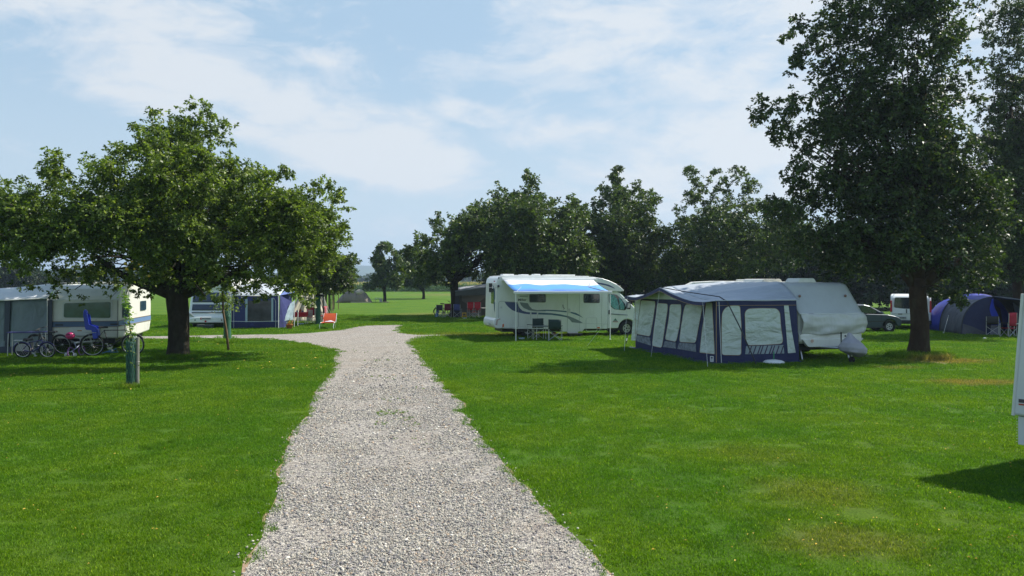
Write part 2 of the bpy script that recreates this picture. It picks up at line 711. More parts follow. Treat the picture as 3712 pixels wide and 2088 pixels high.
def blade_mat():
    m = bpy.data.materials.new('grass_blade')
    m.use_nodes = True
    nt = m.node_tree
    L = nt.links.new
    b = nt.nodes['Principled BSDF']
    b.inputs['Roughness'].default_value = 0.55
    b.inputs['Specular IOR Level'].default_value = 0.25
    g = nd(nt, 'ShaderNodeNewGeometry')
    c = grass_colour(nt, g.outputs['Position'])
    a = nd(nt, 'ShaderNodeAttribute', attribute_name='tint')
    cr = nd(nt, 'ShaderNodeValToRGB')
    e = cr.color_ramp.elements
    e[0].color = (0.50, 0.58, 0.5, 1)
    e[1].position, e[1].color = 0.9, (1.70, 1.50, 1.4, 1)
    x = e.new(1.0)
    x.color = (3.4, 2.2, 5.0, 1)
    L(a.outputs['Fac'], cr.inputs[0])
    s = nd(nt, 'ShaderNodeVectorMath', operation='MULTIPLY')
    L(c, s.inputs[0])
    L(cr.outputs[0], s.inputs[1])
    L(s.outputs[0], b.inputs['Base Color'])
    tr = nd(nt, 'ShaderNodeBsdfTranslucent')
    s2 = nd(nt, 'ShaderNodeVectorMath', operation='MULTIPLY')
    L(s.outputs[0], s2.inputs[0])
    s2.inputs[1].default_value = (1.25, 1.35, 0.6)
    L(s2.outputs[0], tr.inputs['Color'])
    ms = nd(nt, 'ShaderNodeMixShader')
    ms.inputs[0].default_value = 0.45
    L(b.outputs[0], ms.inputs[1])
    L(tr.outputs[0], ms.inputs[2])
    L(ms.outputs[0], nt.nodes['Material Output'].inputs[0])
    return m


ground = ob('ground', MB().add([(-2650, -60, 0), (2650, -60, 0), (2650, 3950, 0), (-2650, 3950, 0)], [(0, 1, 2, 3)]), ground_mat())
tag(ground, kind='structure')

# clay margin that shows along the edge of the gravel
soil_m = mat('clay_soil', (0.30, 0.205, 0.13), rough=0.95, var=0.3, vscale=2.5, bump=0.8, bscale=30, bdist=0.02)


def poly_sheet(name, poly, z, m):
    import bmesh
    from mathutils.geometry import tessellate_polygon
    tri = tessellate_polygon([[Vector((p[0], p[1], 0)) for p in poly]])
    mb = MB().add([(p[0], p[1], z) for p in poly], [tuple(t) for t in tri])
    o = ob(name, mb, m)
    # make sure it faces up
    if o.data.polygons[0].normal.z < 0:
        o.data.flip_normals()
    return tag(o, kind='structure')


def offset_poly(poly, d):
    out = []
    n = len(poly)
    for i in range(n):
        a, b, c = poly[i - 1], poly[i], poly[(i + 1) % n]
        e0 = Vector((b[0] - a[0], b[1] - a[1])).normalized()
        e1 = Vector((c[0] - b[0], c[1] - b[1])).normalized()
        t = (e0 + e1)
        t = t.normalized() if t.length > .2 else e1
        out.append((b[0] + t.y * d, b[1] - t.x * d))
    return out


area = sum(path_poly[i - 1][0] * path_poly[i][1] - path_poly[i][0] * path_poly[i - 1][1] for i in range(len(path_poly)))
SG = 1 if area > 0 else -1
soil_poly = jitter_poly(offset_poly(path_poly, 0.015 * SG), 0.11, 0.2)
poly_sheet('soil_margin', soil_poly, 0.004, soil_m)


def gravel_mat():
    m = bpy.data.materials.new('gravel')
    m.use_nodes = True
    nt = m.node_tree
    L = nt.links.new
    b = nt.nodes['Principled BSDF']
    b.inputs['Roughness'].default_value = 0.9
    b.inputs['Specular IOR Level'].default_value = 0.2
    g = nd(nt, 'ShaderNodeNewGeometry')
    v = nd(nt, 'ShaderNodeTexVoronoi', inp={'Scale': 46, 'Randomness': 1.0})
    L(g.outputs['Position'], v.inputs['Vector'])
    sp = nd(nt, 'ShaderNodeSeparateColor')
    L(v.outputs['Color'], sp.inputs[0])
    cr = nd(nt, 'ShaderNodeValToRGB')
    cr.color_ramp.interpolation = 'LINEAR'
    e = cr.color_ramp.elements
    e[0].color = (0.07, 0.065, 0.075, 1)
    e[1].color = (0.60, 0.56, 0.49, 1)
    for p, c in ((.25, (0.21, 0.19, 0.18)), (.5, (0.29, 0.27, 0.235)), (.7, (0.36, 0.33, 0.275)), (.88, (0.47, 0.42, 0.35))):
        e.new(p).color = (*c, 1)
    L(sp.outputs[0], cr.inputs[0])
    n = nd(nt, 'ShaderNodeTexNoise', inp={'Scale': 0.9, 'Detail': 7, 'Roughness': .65})
    L(g.outputs['Position'], n.inputs['Vector'])
    r = nd(nt, 'ShaderNodeMapRange')
    r.inputs['From Min'].default_value = .48
    r.inputs['From Max'].default_value = .75
    r.inputs['To Max'].default_value = .7
    L(n.outputs['Fac'], r.inputs['Value'])
    mx = nd(nt, 'ShaderNodeMix', data_type='RGBA')
    L(r.outputs[0], mx.inputs['Factor'])
    L(cr.outputs[0], mx.inputs[6])
    mx.inputs[7].default_value = (0.25, 0.20, 0.155, 1)
    L(mx.outputs[2], b.inputs['Base Color'])
    bp = nd(nt, 'ShaderNodeBump', invert=True, inp={'Strength': 1.0, 'Distance': 0.018})
    L(v.outputs['Distance'], bp.inputs['Height'])
    L(bp.outputs[0], b.inputs['Normal'])
    return m


poly_sheet('gravel_path', path_fine, 0.008, gravel_mat())


# instancing of tufts / pebbles: a mesh of points scattered by geometry nodes
def template(name, V, Fc, m, tint=None):
    me = bpy.data.meshes.new(name)
    me.from_pydata(V, [], Fc)
    me.materials.append(m)
    if tint is not None:
        a = me.attributes.new('tint', 'FLOAT', 'FACE')
        a.data.foreach_set('value', np.asarray(tint, dtype=np.float32))
    return bpy.data.objects.new(name, me)


def scatter(name, pts, scales, templates, label, cat=None, tilt=0.12, flat=False):
    me = bpy.data.meshes.new(name)
    me.vertices.add(len(pts))
    me.vertices.foreach_set('co', np.asarray(pts, dtype=np.float32).ravel())
    a = me.attributes.new('sc', 'FLOAT', 'POINT')
    a.data.foreach_set('value', np.asarray(scales, dtype=np.float32))
    o = bpy.data.objects.new(name, me)
    COL.objects.link(o)
    tag(o, label, cat, kind='stuff')
    coll = bpy.data.collections.new(name + '_source')
    for t in templates:
        coll.objects.link(t)
    ng = bpy.data.node_groups.new(name + '_scatter', 'GeometryNodeTree')
    ng.interface.new_socket('Geometry', in_out='INPUT', socket_type='NodeSocketGeometry')
    ng.interface.new_socket('Geometry', in_out='OUTPUT', socket_type='NodeSocketGeometry')
    N, L = ng.nodes.new, ng.links.new
    gi, go = N('NodeGroupInput'), N('NodeGroupOutput')
    iop = N('GeometryNodeInstanceOnPoints')
    ci = N('GeometryNodeCollectionInfo')
    ci.inputs['Collection'].default_value = coll
    ci.inputs['Separate Children'].default_value = True
    ci.inputs['Reset Children'].default_value = True
    iop.inputs['Pick Instance'].default_value = True
    rv = N('FunctionNodeRandomValue')
    rv.data_type = 'FLOAT_VECTOR'
    if flat:
        rv.inputs[0].default_value = (-.5, -.5, 0)
        rv.inputs[1].default_value = (.5, .5, 6.283)
    else:
        rv.inputs[0].default_value = (-tilt, -tilt, 0)
        rv.inputs[1].default_value = (tilt, tilt, 6.283)
    na = N('GeometryNodeInputNamedAttribute')
    na.data_type = 'FLOAT'
    na.inputs[0].default_value = 'sc'
    m2p = N('GeometryNodeMeshToPoints')
    L(gi.outputs[0], m2p.inputs[0])
    L(m2p.outputs[0], iop.inputs['Points'])
    L(ci.outputs[0], iop.inputs['Instance'])
    L(rv.outputs[0], iop.inputs['Rotation'])
    L(na.outputs[0], iop.inputs['Scale'])
    L(iop.outputs[0], go.inputs[0])
    md = o.modifiers.new('scatter', 'NODES')
    md.node_group = ng
    return o


def tuft(n, R, h0, h1, w, lean=0.5):
    V, Fc, T = [], [], []
    for i in range(n):
        r = R * math.sqrt(random.random())
        t = random.random() * 6.283
        x, y = r * math.cos(t), r * math.sin(t)
        h = random.uniform(h0, h1)
        a = random.random() * 6.283
        ww = w * random.uniform(.6, 1.3)
        dx, dy = math.cos(a) * ww / 2, math.sin(a) * ww / 2
        la = random.random() * 6.283
        ll = lean * h * random.random()
        lx, ly = math.cos(la) * ll, math.sin(la) * ll
        o = len(V)
        V += [(x - dx, y - dy, 0), (x + dx, y + dy, 0), (x + dx * .8 + lx * .35, y + dy * .8 + ly * .35, h * .6),
              (x - dx * .8 + lx * .35, y - dy * .8 + ly * .35, h * .6), (x + lx, y + ly, h)]
        Fc += [(o, o + 1, o + 2, o + 3), (o + 3, o + 2, o + 4)]
        tt = random.random() ** 1.3 * .9
        if random.random() < .012:
            tt = 1.0
        T += [tt, tt]
    return V, Fc, T


bm_ = blade_mat()
short_t = [template('short_tuft', *tuft(150, .19, .018, .048, .0065, 1.1)[:2], bm_) for k in range(0)]
short_t = []
for k in range(6):
    V, Fc, T = tuft(190, .19, .010, .034, .007, 1.3)
    short_t.append(template('short_tuft', V, Fc, bm_, T))
long_t = []
for k in range(4):
    V, Fc, T = tuft(60, .07, .05, .13, .006, 1.0)
    long_t.append(template('long_tuft', V, Fc, bm_, T))


def band(y0, y1, dens, margin=1.0):
    k = 0.64
    w1 = 2 * (k * y1 + margin)
    n = int(dens * w1 * (y1 - y0))
    P = np.column_stack([rng.uniform(-w1 / 2, w1 / 2, n), rng.uniform(y0, y1, n), np.zeros(n)])
    return P[np.abs(P[:, 0]) < k * P[:, 1] + margin]


pts, scl = [], []
for (a, b, dens, s) in ((5.4, 10, 44, 1.0), (10, 16, 34, 1.15), (16, 24, 22, 1.4), (24, 36, 12, 1.8), (36, 62, 5, 2.5)):
    P = band(a, b, dens)
    P = P[~inside(P, np.array(offset_poly(path_fine, 0.02 * SG)))]
    pts.append(P)
    scl.append(rng.uniform(.75, 1.15, len(P)) * s)
pts, scl = np.vstack(pts), np.concatenate(scl)
scatter('lawn_grass', pts, scl, short_t, 'short mown green grass covering the campsite lawn', tilt=.1)

# longer tufts: along the path edge, round trunks and posts, small weeds in the gravel
lp, ls = [], []
for i, p in enumerate(path_fine):
    d = p[1]
    if 5 < d < 34:
        for k in range(3):
            if random.random() < (.75 if d < 16 else .4):
                o_ = 0.10 * random.uniform(-.35, 1.6)
                q = path_fine[(i + 1) % len(path_fine)]
                e = Vector((q[0] - p[0], q[1] - p[1]))
                if e.length < 1e-6:
                    continue
                e.normalize()
                lp.append((p[0] + e.y * o_ * SG + random.uniform(-.12, .12), p[1] - e.x * o_ * SG + random.uniform(-.12, .12), 0))
                ls.append(random.uniform(.25, .55) * (1.0 if d < 14 else 1.3))
for (px, py, n, r, s) in ((1420, 1497, 26, .32, .38), (1400, 1505, 10, .2, .3), (1478, 1521, 12, .18, .3), (1385, 1535, 9, .25, .28),
                          (1495, 1540, 8, .2, .28), (1375, 1369, 8, .35, .35), (1365, 1308, 9, .4, .4), (1420, 1372, 6, .5, .3),
                          (1420, 1243, 4, .6, .3), (1290, 1275, 5, 1.0, .3), (1540, 1407, 8, .3, .32), (1400, 1452, 7, .4, .3),
                          (470, 1406, 60, .36, 1.2), (640, 1300, 150, .75, 1.5), (3330, 1297, 220, 1.0, 1.7), (830, 1245, 60, .5, 1.6),
                          (1640, 1410, 40, .28, .9), (905, 1900, 20, .2, .4),
                          (600, 1620, 40, .4, .7), (1500, 1600, 6, .4, .25)):
    x, y = G(px, py)
    for k in range(n):
        t, rr = random.random() * 6.283, r * math.sqrt(random.random())
        lp.append((x + rr * math.cos(t), y + rr * math.sin(t), 0.005))
        ls.append(s * random.uniform(.6, 1.25))
scatter('grass_tufts', lp, ls, long_t, 'longer grass tufts along the gravel edge and round trunks', tilt=.15)

# pebbles on the near part of the path
def pebble_mat():
    m = bpy.data.materials.new('pebble')
    m.use_nodes = True
    nt = m.node_tree
    L = nt.links.new
    b = nt.nodes['Principled BSDF']
    b.inputs['Roughness'].default_value = 0.85
    b.inputs['Specular IOR Level'].default_value = 0.2
    oi = nd(nt, 'ShaderNodeObjectInfo')
    cr = nd(nt, 'ShaderNodeValToRGB')
    cr.color_ramp.interpolation = 'CONSTANT'
    e = cr.color_ramp.elements
    e[0].color = (0.15, 0.14, 0.14, 1)
    e[1].position, e[1].color = .97, (0.66, 0.62, 0.54, 1)
    for p, c in ((.10, (0.22, 0.215, 0.20)), (.26, (0.30, 0.285, 0.25)), (.42, (0.385, 0.355, 0.295)), (.60, (0.455, 0.42, 0.34)),
                 (.76, (0.42, 0.32, 0.23)), (.82, (0.29, 0.27, 0.27)), (.90, (0.54, 0.49, 0.41))):
        e.new(p).color = (*c, 1)
    L(oi.outputs['Random'], cr.inputs[0])
    L(cr.outputs[0], b.inputs['Base Color'])
    return m


pm = pebble_mat()
peb = []
for k in range(5):
    import bmesh
    bm = bmesh.new()
    bmesh.ops.create_icosphere(bm, subdivisions=1, radius=1.0)
    sx, sy, sz = random.uniform(.8, 1.3), random.uniform(.7, 1.0), random.uniform(.5, .7)
    for v in bm.verts:
        j = 1 + .22 * noise.noise(v.co * 1.5 + Vector((k * 7, 0, 0)))
        v.co = Vector((v.co.x * sx, v.co.y * sy, v.co.z * sz)) * j
    me = bpy.data.meshes.new('pebble')
    bm.to_mesh(me)
    bm.free()
    me.materials.append(pm)
    me.shade_smooth()
    peb.append(bpy.data.objects.new('pebble', me))
gp, gs = [], []
for (a, b, n, s) in ((5.6, 9, 85000, .0082), (9, 13, 60000, .0092), (13, 20, 50000, .0115), (20, 30, 14000, .016)):
    P = np.column_stack([rng.uniform(-4.6, 2.6, n), rng.uniform(a, b, n), rng.uniform(.006, .016, n)])
    P = P[inside(P)]
    nn = np.array([noise.fractal((p[0] * .9, p[1] * .55, 4.0), 1.0, 2.0, 4) for p in P])
    P = P[(nn < .16) | (rng.random(len(P)) < .22)]
    gp.append(P)
    gs.append(s * np.clip(rng.lognormal(-.12, .42, len(P)), .35, 2.8))
# strays over the soil margin
P = np.column_stack([rng.uniform(-4.6, 2.8, 9000), rng.uniform(5.6, 16, 9000), np.full(9000, .010)])
P = P[inside(P, np.array(offset_poly(path_fine, .14 * SG))) & ~inside(P)]
P = P[rng.random(len(P)) < .6]
gp.append(P)
gs.append(.012 * rng.uniform(.5, 1.4, len(P)))
scatter('pebbles', np.vstack(gp), np.concatenate(gs), peb, 'loose grey and cream gravel stones on the path', flat=True)

# fallen yellow leaves and light clippings on the lawn
fl_m = mat('fallen_leaf', (0.62, 0.42, 0.06), rough=.7, var=.35, vscale=.9)
mb = MB()
for k in range(270):
    if k < 95:
        px, py = random.uniform(560, 1190), random.uniform(1240, 1345)
    elif k < 120:
        px, py = random.uniform(0, 560), random.uniform(1290, 1420)
    else:
        px, py = random.choice((random.uniform(2250, 3700), random.uniform(2000, 3700), random.uniform(0, 900))), random.uniform(1400, 2080)
    x, y = G(px, py)
    if inside(np.array([[x, y, 0]]))[0]:
        continue
    s = random.uniform(.025, .05) * (1 if k < 120 else .38)
    a = random.random() * 6.28
    M = Matrix.Rotation(a, 3, 'Z') @ Matrix.Rotation(random.uniform(-.5, .5), 3, 'X')
    z = .045
    mb.add([Vector((x, y, z)) + M @ Vector(q) for q in ((-s, 0, 0), (0, -s * .55, .01), (s, 0, 0), (0, s * .55, .01))], [(0, 1, 2), (0, 2, 3)])
tag(ob('fallen_leaves', mb, fl_m, recalc=False), 'yellow fallen leaves and windfalls strewn on the lawn', kind='stuff')

# maize field
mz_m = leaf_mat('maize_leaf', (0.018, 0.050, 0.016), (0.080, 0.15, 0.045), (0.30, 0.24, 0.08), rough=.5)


def np_mesh(name, V, quads, m, tint, parent=None, smooth=False):
    me = bpy.data.meshes.new(name)
    nV, nF = len(V), len(quads)
    me.vertices.add(nV)
    me.vertices.foreach_set('co', V.astype(np.float32).ravel())
    me.loops.add(nF * 4)
    me.loops.foreach_set('vertex_index', quads.astype(np.int32).ravel())
    me.polygons.add(nF)
    me.polygons.foreach_set('loop_start', np.arange(0, nF * 4, 4, dtype=np.int32))
    me.update(calc_edges=True)
    a = me.attributes.new('tint', 'FLOAT', 'FACE')
    a.data.foreach_set('value', tint.astype(np.float32))
    me.materials.append(m)
    o = bpy.data.objects.new(name, me)
    COL.objects.link(o)
    if parent is not None:
        o.parent = parent
    return o


def unit(v):
    return v / (np.linalg.norm(v, axis=1, keepdims=True) + 1e-9)


def leaf_quads(P, D, Ln, Wd, fold=.25):
    n = len(P)
    D = unit(D)
    N = unit(np.cross(D, rng.normal(size=(n, 3))))
    S = np.cross(D, N)
    Ln, Wd = Ln[:, None], Wd[:, None]
    mid = P + D * Ln * .5 + N * Wd * fold
    V = np.empty((n, 4, 3))
    V[:, 0] = P
    V[:, 1] = mid + S * Wd * .5
    V[:, 2] = P + D * Ln - np.array([0, 0, 1]) * Ln * .08
    V[:, 3] = mid - S * Wd * .5
    Q = np.arange(n * 4).reshape(n, 4)
    return V.reshape(-1, 3), Q


n = 46000
row = rng.integers(0, 9, n)
X = rng.uniform(-150, 70, n)
Yb = 193 + row * 1.1 + rng.normal(0, .25, n) + 2.0 * np.sin(X * .05)
Zb = rng.uniform(.1, 1.45, n)
P = np.column_stack([X, Yb, Zb])
D = np.column_stack([rng.normal(0, .7, n), rng.normal(0, .7, n), rng.uniform(-.1, 1.1, n)])
V1, Q1 = leaf_quads(P, D, rng.uniform(.5, .95, n), rng.uniform(.09, .16, n))
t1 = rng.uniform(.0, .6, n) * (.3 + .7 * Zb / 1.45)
# far rows: tops with pale tassels, up to the wood
n2 = 26000
Y2 = 203 + 330 * rng.random(n2) ** 1.6
X2 = rng.uniform(-.75, .42, n2) * Y2
P2 = np.column_stack([X2, Y2, rng.uniform(1.2, 1.65, n2)])
D2 = np.column_stack([rng.normal(0, .5, n2), rng.normal(0, .5, n2), rng.uniform(.2, 1.2, n2)])
V2, Q2 = leaf_quads(P2, D2, rng.uniform(.45, .8, n2) * (Y2 / 230) ** .5, rng.uniform(.12, .24, n2) * (Y2 / 230))
t2 = np.where(rng.random(n2) < .62, 1.0, rng.uniform(.3, .9, n2))
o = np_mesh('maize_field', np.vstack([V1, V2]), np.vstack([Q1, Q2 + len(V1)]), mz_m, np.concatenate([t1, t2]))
tag(o, 'green maize field with pale tassels beyond the far lawn', kind='stuff')
tag(ob('maize_canopy', MB().grid(lambda u, v: (-450 + 700 * u, 201 + 380 * v, 1.25 + .35 * noise.noise((u * 60, v * 40, 1))), 60, 40),
       mat('maize_canopy', (0.16, 0.17, 0.05), rough=.9, var=.4, vscale=.4, bump=1, bscale=1.2, bdist=.4)),
    'dense ripening tops of the maize field further back', kind='stuff')

# far wood at the edge of the valley and the hills behind
wood_m = leaf_mat('wood_leaf', (0.018, 0.040, 0.020), (0.045, 0.08, 0.028), (0.07, 0.10, 0.03), rough=.7, trans=.2)
n = 100000
cxs = rng.uniform(-560, 560, 420)
cx = cxs[rng.integers(0, 420, n)]
hh = 6.4 + 2.2 * np.sin(cx * .021 + 1) + 1.2 * np.sin(cx * .11) + np.abs(np.sin(cx * 7.7)) * 1.3
ph, th = rng.uniform(0, 1, n), rng.uniform(0, 6.283, n)
rr = (4.6 + 2 * np.abs(np.sin(cx * 3.3))) * np.sqrt(1 - ph ** 2 * .9) * rng.uniform(.75, 1.05, n)
P = np.column_stack([cx + rr * np.cos(th), 600 + rr * np.sin(th) * 1.5, hh * ph * rng.uniform(.85, 1.08, n)])
D = rng.normal(size=(n, 3))
V, Q = leaf_quads(P, D, rng.uniform(1.6, 3.2, n), rng.uniform(1.4, 2.6, n))
tag(np_mesh('far_wood', V, Q, wood_m, rng.uniform(0, .9, n)), 'dark distant wood edge below the hazy hills', kind='stuff')


def hill(u, v):
    x = -2600 + 5200 * u
    y = 2300 + 1500 * v
    prof = math.sin(min(1, v * 1.6) * math.pi / 2)
    ang = x / 2600
    base = 30 + 30 * math.exp(-((ang + .22) / .09) ** 2) + 26 * math.exp(-((ang + .62) / .15) ** 2) + 16 * math.exp(-((ang - .55) / .3) ** 2) + 7 * noise.noise((ang * 6, 0, 2))
    return (x, y, -3 + prof * (base + 9 * noise.noise((ang * 9, v * 3, 4)) + 3 * noise.noise((ang * 40, v * 9, 5))))


hm = mat('hill_cover', (0.035, 0.065, 0.03), rough=.95, var=.7, vscale=.006)
tag(ob('hills', MB().grid(hill, 160, 14), hm, smooth=True), kind='structure')


# haze: one closed box of thin even air round camera and scene
def haze():
    m = bpy.data.materials.new('haze_air')
    m.use_nodes = True
    nt = m.node_tree
    nt.nodes.clear()
    out = nd(nt, 'ShaderNodeOutputMaterial')
    pv = nd(nt, 'ShaderNodeVolumePrincipled')
    pv.inputs['Color'].default_value = (0.62, 0.79, 1.0, 1)
    pv.inputs['Density'].default_value = 0.00030
    pv.inputs['Anisotropy'].default_value = 0.3
    nt.links.new(pv.outputs[0], out.inputs['Volume'])
    o = ob('haze', MB().box((0, 1980, 40), (5400, 4100, 90)), m)
    # bottom must stay below ground (-1 m), top above hills
    for v in o.data.vertices:
        v.co.z = -4.0 if v.co.z < 40 else 92.0
    tag(o, 'thin summer haze over the valley', kind='stuff')


haze()
# ------------------------------------------------------------------ trees
apple_m = leaf_mat('apple_leaf', (0.018, 0.044, 0.006), (0.215, 0.290, 0.045), (0.40, 0.44, 0.20), rough=.45, trans=.40, spec=.4)  # dark and light ends put crown shade and sun highlights into leaf colour
pear_m = leaf_mat('pear_leaf', (0.008, 0.020, 0.006), (0.085, 0.135, 0.030), (0.12, 0.10, 0.03), rough=.48, trans=.28, spec=.4)
back_m = leaf_mat('orchard_leaf', (0.012, 0.030, 0.006), (0.125, 0.185, 0.032), (0.12, 0.14, 0.04), rough=.45, trans=.32)  # light end raised for sunlit highlights, dark end lowered for shade inside
dark_m = leaf_mat('dark_leaf', (0.006, 0.015, 0.005), (0.035, 0.065, 0.016), (0.07, 0.09, 0.03), rough=.5, trans=.25)
sapl_m = leaf_mat('sapling_leaf', (0.10, 0.20, 0.04), (0.22, 0.34, 0.09), (0.30, 0.38, 0.14), rough=.45, trans=.45)


def bark(name, col, sc=14):
    return mat(name, col, rough=.95, var=.45, vscale=5, bump=1.0, bscale=sc, bdist=.035, bstretch=(1, 1, .22), dirt=((0.10, 0.11, 0.07), 3, .5), spec=.1)


bark_m = bark('apple_bark', (0.034, 0.028, 0.021))
bark2_m = bark('pear_bark', (0.045, 0.030, 0.020), 18)
twig_m = mat('twig_bark', (0.05, 0.04, 0.03), rough=.9, var=.3)


def crown(name, parent, org, blobs, m, total, leaf=(.085, .05), depth=1.0, mpp=None, zmin=.2, droop=.25, upb=.35,
          shoot=(.55, 1.2), lim=None, twigs=True, wide=None, layers=(-.62, 0, .62), spread=.55, flat=.3, clump=9, csize=1.0, wexp=1.9):
    """blobs: (x, z, r) in metres relative to the trunk foot (x along the picture, z up).
    every blob is repeated in depth so the crown is as deep as it is wide, then filled with leafy shoots"""
    B = []
    xs = np.array([b[0] for b in blobs])
    zs = np.array([b[1] for b in blobs])
    rs = np.array([b[2] for b in blobs])
    zmed = np.median(zs)
    for (x, z, r) in blobs:
        near = np.abs(zs - z) < max(.9, r * 1.1)
        lo, hi = (xs - rs)[near].min(), (xs + rs)[near].max()
        R, xc = (hi - lo) / 2, (hi + lo) / 2
        W = math.sqrt(max(0, R * R - (x - xc) ** 2)) * depth
        for k in layers:
            if k and W < r * .9:
                continue
            jit = 0.12 * r
            B.append((x + rng.normal(0, jit), k * W + rng.normal(0, .15 * r), z + (rng.normal(0, .25 * r) - (.12 * abs(k) * W * (1 if z > zmed else -.9))), r * rng.uniform(.85, 1.1)))
    B = np.array(B)
    # break every blob up into smaller leafy clumps with gaps between them
    nsub = np.maximum(3, (clump * (B[:, 3] / B[:, 3].mean()) ** 1.2)).astype(int)
    par_ = np.repeat(np.arange(len(B)), nsub)
    us = unit(rng.normal(size=(len(par_), 3)) + np.array([0, 0, .15]))
    rs_ = B[par_, 3]
    S = np.column_stack([B[par_, :3] + us * (rs_ * rng.uniform(.15, .86, len(par_)))[:, None], rs_ * rng.uniform(.34, .58, len(par_)) * csize])
    S[:, 3] = np.maximum(S[:, 3], leaf[0] * 1.6)
    Bb = B
    B = S
    w = B[:, 3] ** wexp
    k_leaf = 14
    nsh = max(1, int(total / k_leaf))
    idx = rng.choice(len(B), nsh, p=w / w.sum())
    r = B[idx, 3]
    u = unit(rng.normal(size=(nsh, 3)))
    rr = rng.random(nsh) ** .6 * spread
    st = B[idx, :3] + u * (r * rr)[:, None]
    d = unit(u + .55 * rng.normal(size=(nsh, 3)) + np.array([0, 0, upb]))
    ln = r * rng.uniform(shoot[0], shoot[1], nsh) * (1 - .55 * rr)
    t = (rng.random((nsh, k_leaf)) ** .8)
    pos = st[:, None, :] + d[:, None, :] * (ln[:, None] * t)[:, :, None]
    pos[:, :, 2] -= droop * (t ** 2) * ln[:, None]
    P = pos.reshape(-1, 3) + rng.normal(0, leaf[0] * .25, (nsh * k_leaf, 3))
    dd = np.repeat(d, k_leaf, axis=0)
    D = dd * .45 + rng.normal(size=P.shape) * .6 + np.array([0, 0, -.25])
    D[:, 2] *= (1 - flat)
    keep = P[:, 2] > zmin
    P, D = P[keep], D[keep]
    n = len(P)
    L_ = leaf[0] * rng.uniform(.65, 1.3, n)
    V, Q = leaf_quads(P, D, L_, L_ * leaf[1] / leaf[0])
    sh_t = np.repeat(rng.random(nsh), k_leaf)[keep]
    tint = np.clip(.6 * sh_t + .4 * rng.random(n), 0, 1) ** 1.25 * .86
    tint = np.where(rng.random(n) < .035, rng.uniform(.9, 1.0, n), tint)
    # org is where parent stands: mesh is local to it
    o = np_mesh('crown', V, Q, m, tint, parent)
    o['kind'] = 'stuff'
    # limbs to the blobs and twigs along part of the shoots
    if twigs:
        mb = MB()
        fork = org
        B = Bb
        sel = rng.permutation(len(B))[:twigs if isinstance(twigs, int) else 60]
        for i in sel:
            b = B[i]
            e = Vector(b[:3])
            f = Vector((0, 0, fork[0])) if b[2] > fork[0] else Vector((0, 0, max(.8, fork[0] * .85)))
            f.z += max(0, (b[2] - fork[0])) * .35 * rng.random()
            e = f.lerp(e, .72)
            mid = f.lerp(e, .5) + Vector((rng.normal(0, .25), rng.normal(0, .25), (.12 if b[2] > fork[0] + .5 else .5) * (e - f).length))
            q = [f.lerp(mid, s) * (1 - s) + mid.lerp(e, s) * s for s in (0, .2, .4, .6, .8, 1.0)]
            r0 = fork[1] * rng.uniform(.10, .24)
            mb.tube(q, [r0, r0 * .8, r0 * .6, r0 * .42, r0 * .28, r0 * .12], n=6)
        o2 = ob('limbs', mb, fork[2], parent, recalc=False, smooth=True)
        ns = min(nsh, 1500)
        mb = MB()
        for i in rng.permutation(nsh)[:ns]:
            a = Vector(st[i])
            e = a + Vector(d[i]) * ln[i]
            e.z -= droop * ln[i]
            mb.tube([a, a.lerp(e, .5) + Vector((0, 0, droop * .25 * ln[i])), e], [leaf[0] * .12, leaf[0] * .09, leaf[0] * .04], n=3, caps=False)
        o3 = ob('twigs', mb, twig_m, parent, recalc=False)
        o3['kind'] = 'stuff'
    return B


def trunk(parent, h, r0, r1, m, lean=(0, 0), fork=(), flare=1.45, n=16, name='trunk'):
    pts, rr = [], []
    for i in range(13):
        t = i / 12
        pts.append((lean[0] * t + .04 * math.sin(t * 5), lean[1] * t, -0.05 + t * (h + .05)))
        rr.append((r0 + (r1 - r0) * t) * (1 + (flare - 1) * math.exp(-t * 9)))
    mb = MB().tube(pts, rr, n)
    # uneven bark outline
    mb.v = [(x * (1 + .07 * noise.noise((x * 4, y * 4, z * 1.2))), y * (1 + .07 * noise.noise((x * 4, y * 4, z * 1.2 + 5))), z) for x, y, z in mb.v]
    top = Vector(pts[-1])
    for (dx, dy, dz, ra) in fork:
        e = top + Vector((dx, dy, dz))
        s_ = top - Vector((0, 0, .35))
        mid = s_.lerp(e, .5) + Vector((dx * .12, 0, -abs(dx) * .12))
        q = [s_.lerp(mid, s) * (1 - s) + mid.lerp(e, s) * s for s in (0, .25, .5, .75, 1)]
        mb.tube(q, [r1 * .8, ra * 1.15, ra, ra * .8, ra * .5], 12)
    return ob(name, mb, m, parent, smooth=True, recalc=False)


def to_local(blobs, px0, Y, zg=0.0):
    x0 = (px0 - CX) * Y / F
    return [((a - CX) * Y / F - x0, H - (b - HY) * Y / F, r * Y / F) for a, b, r in blobs]


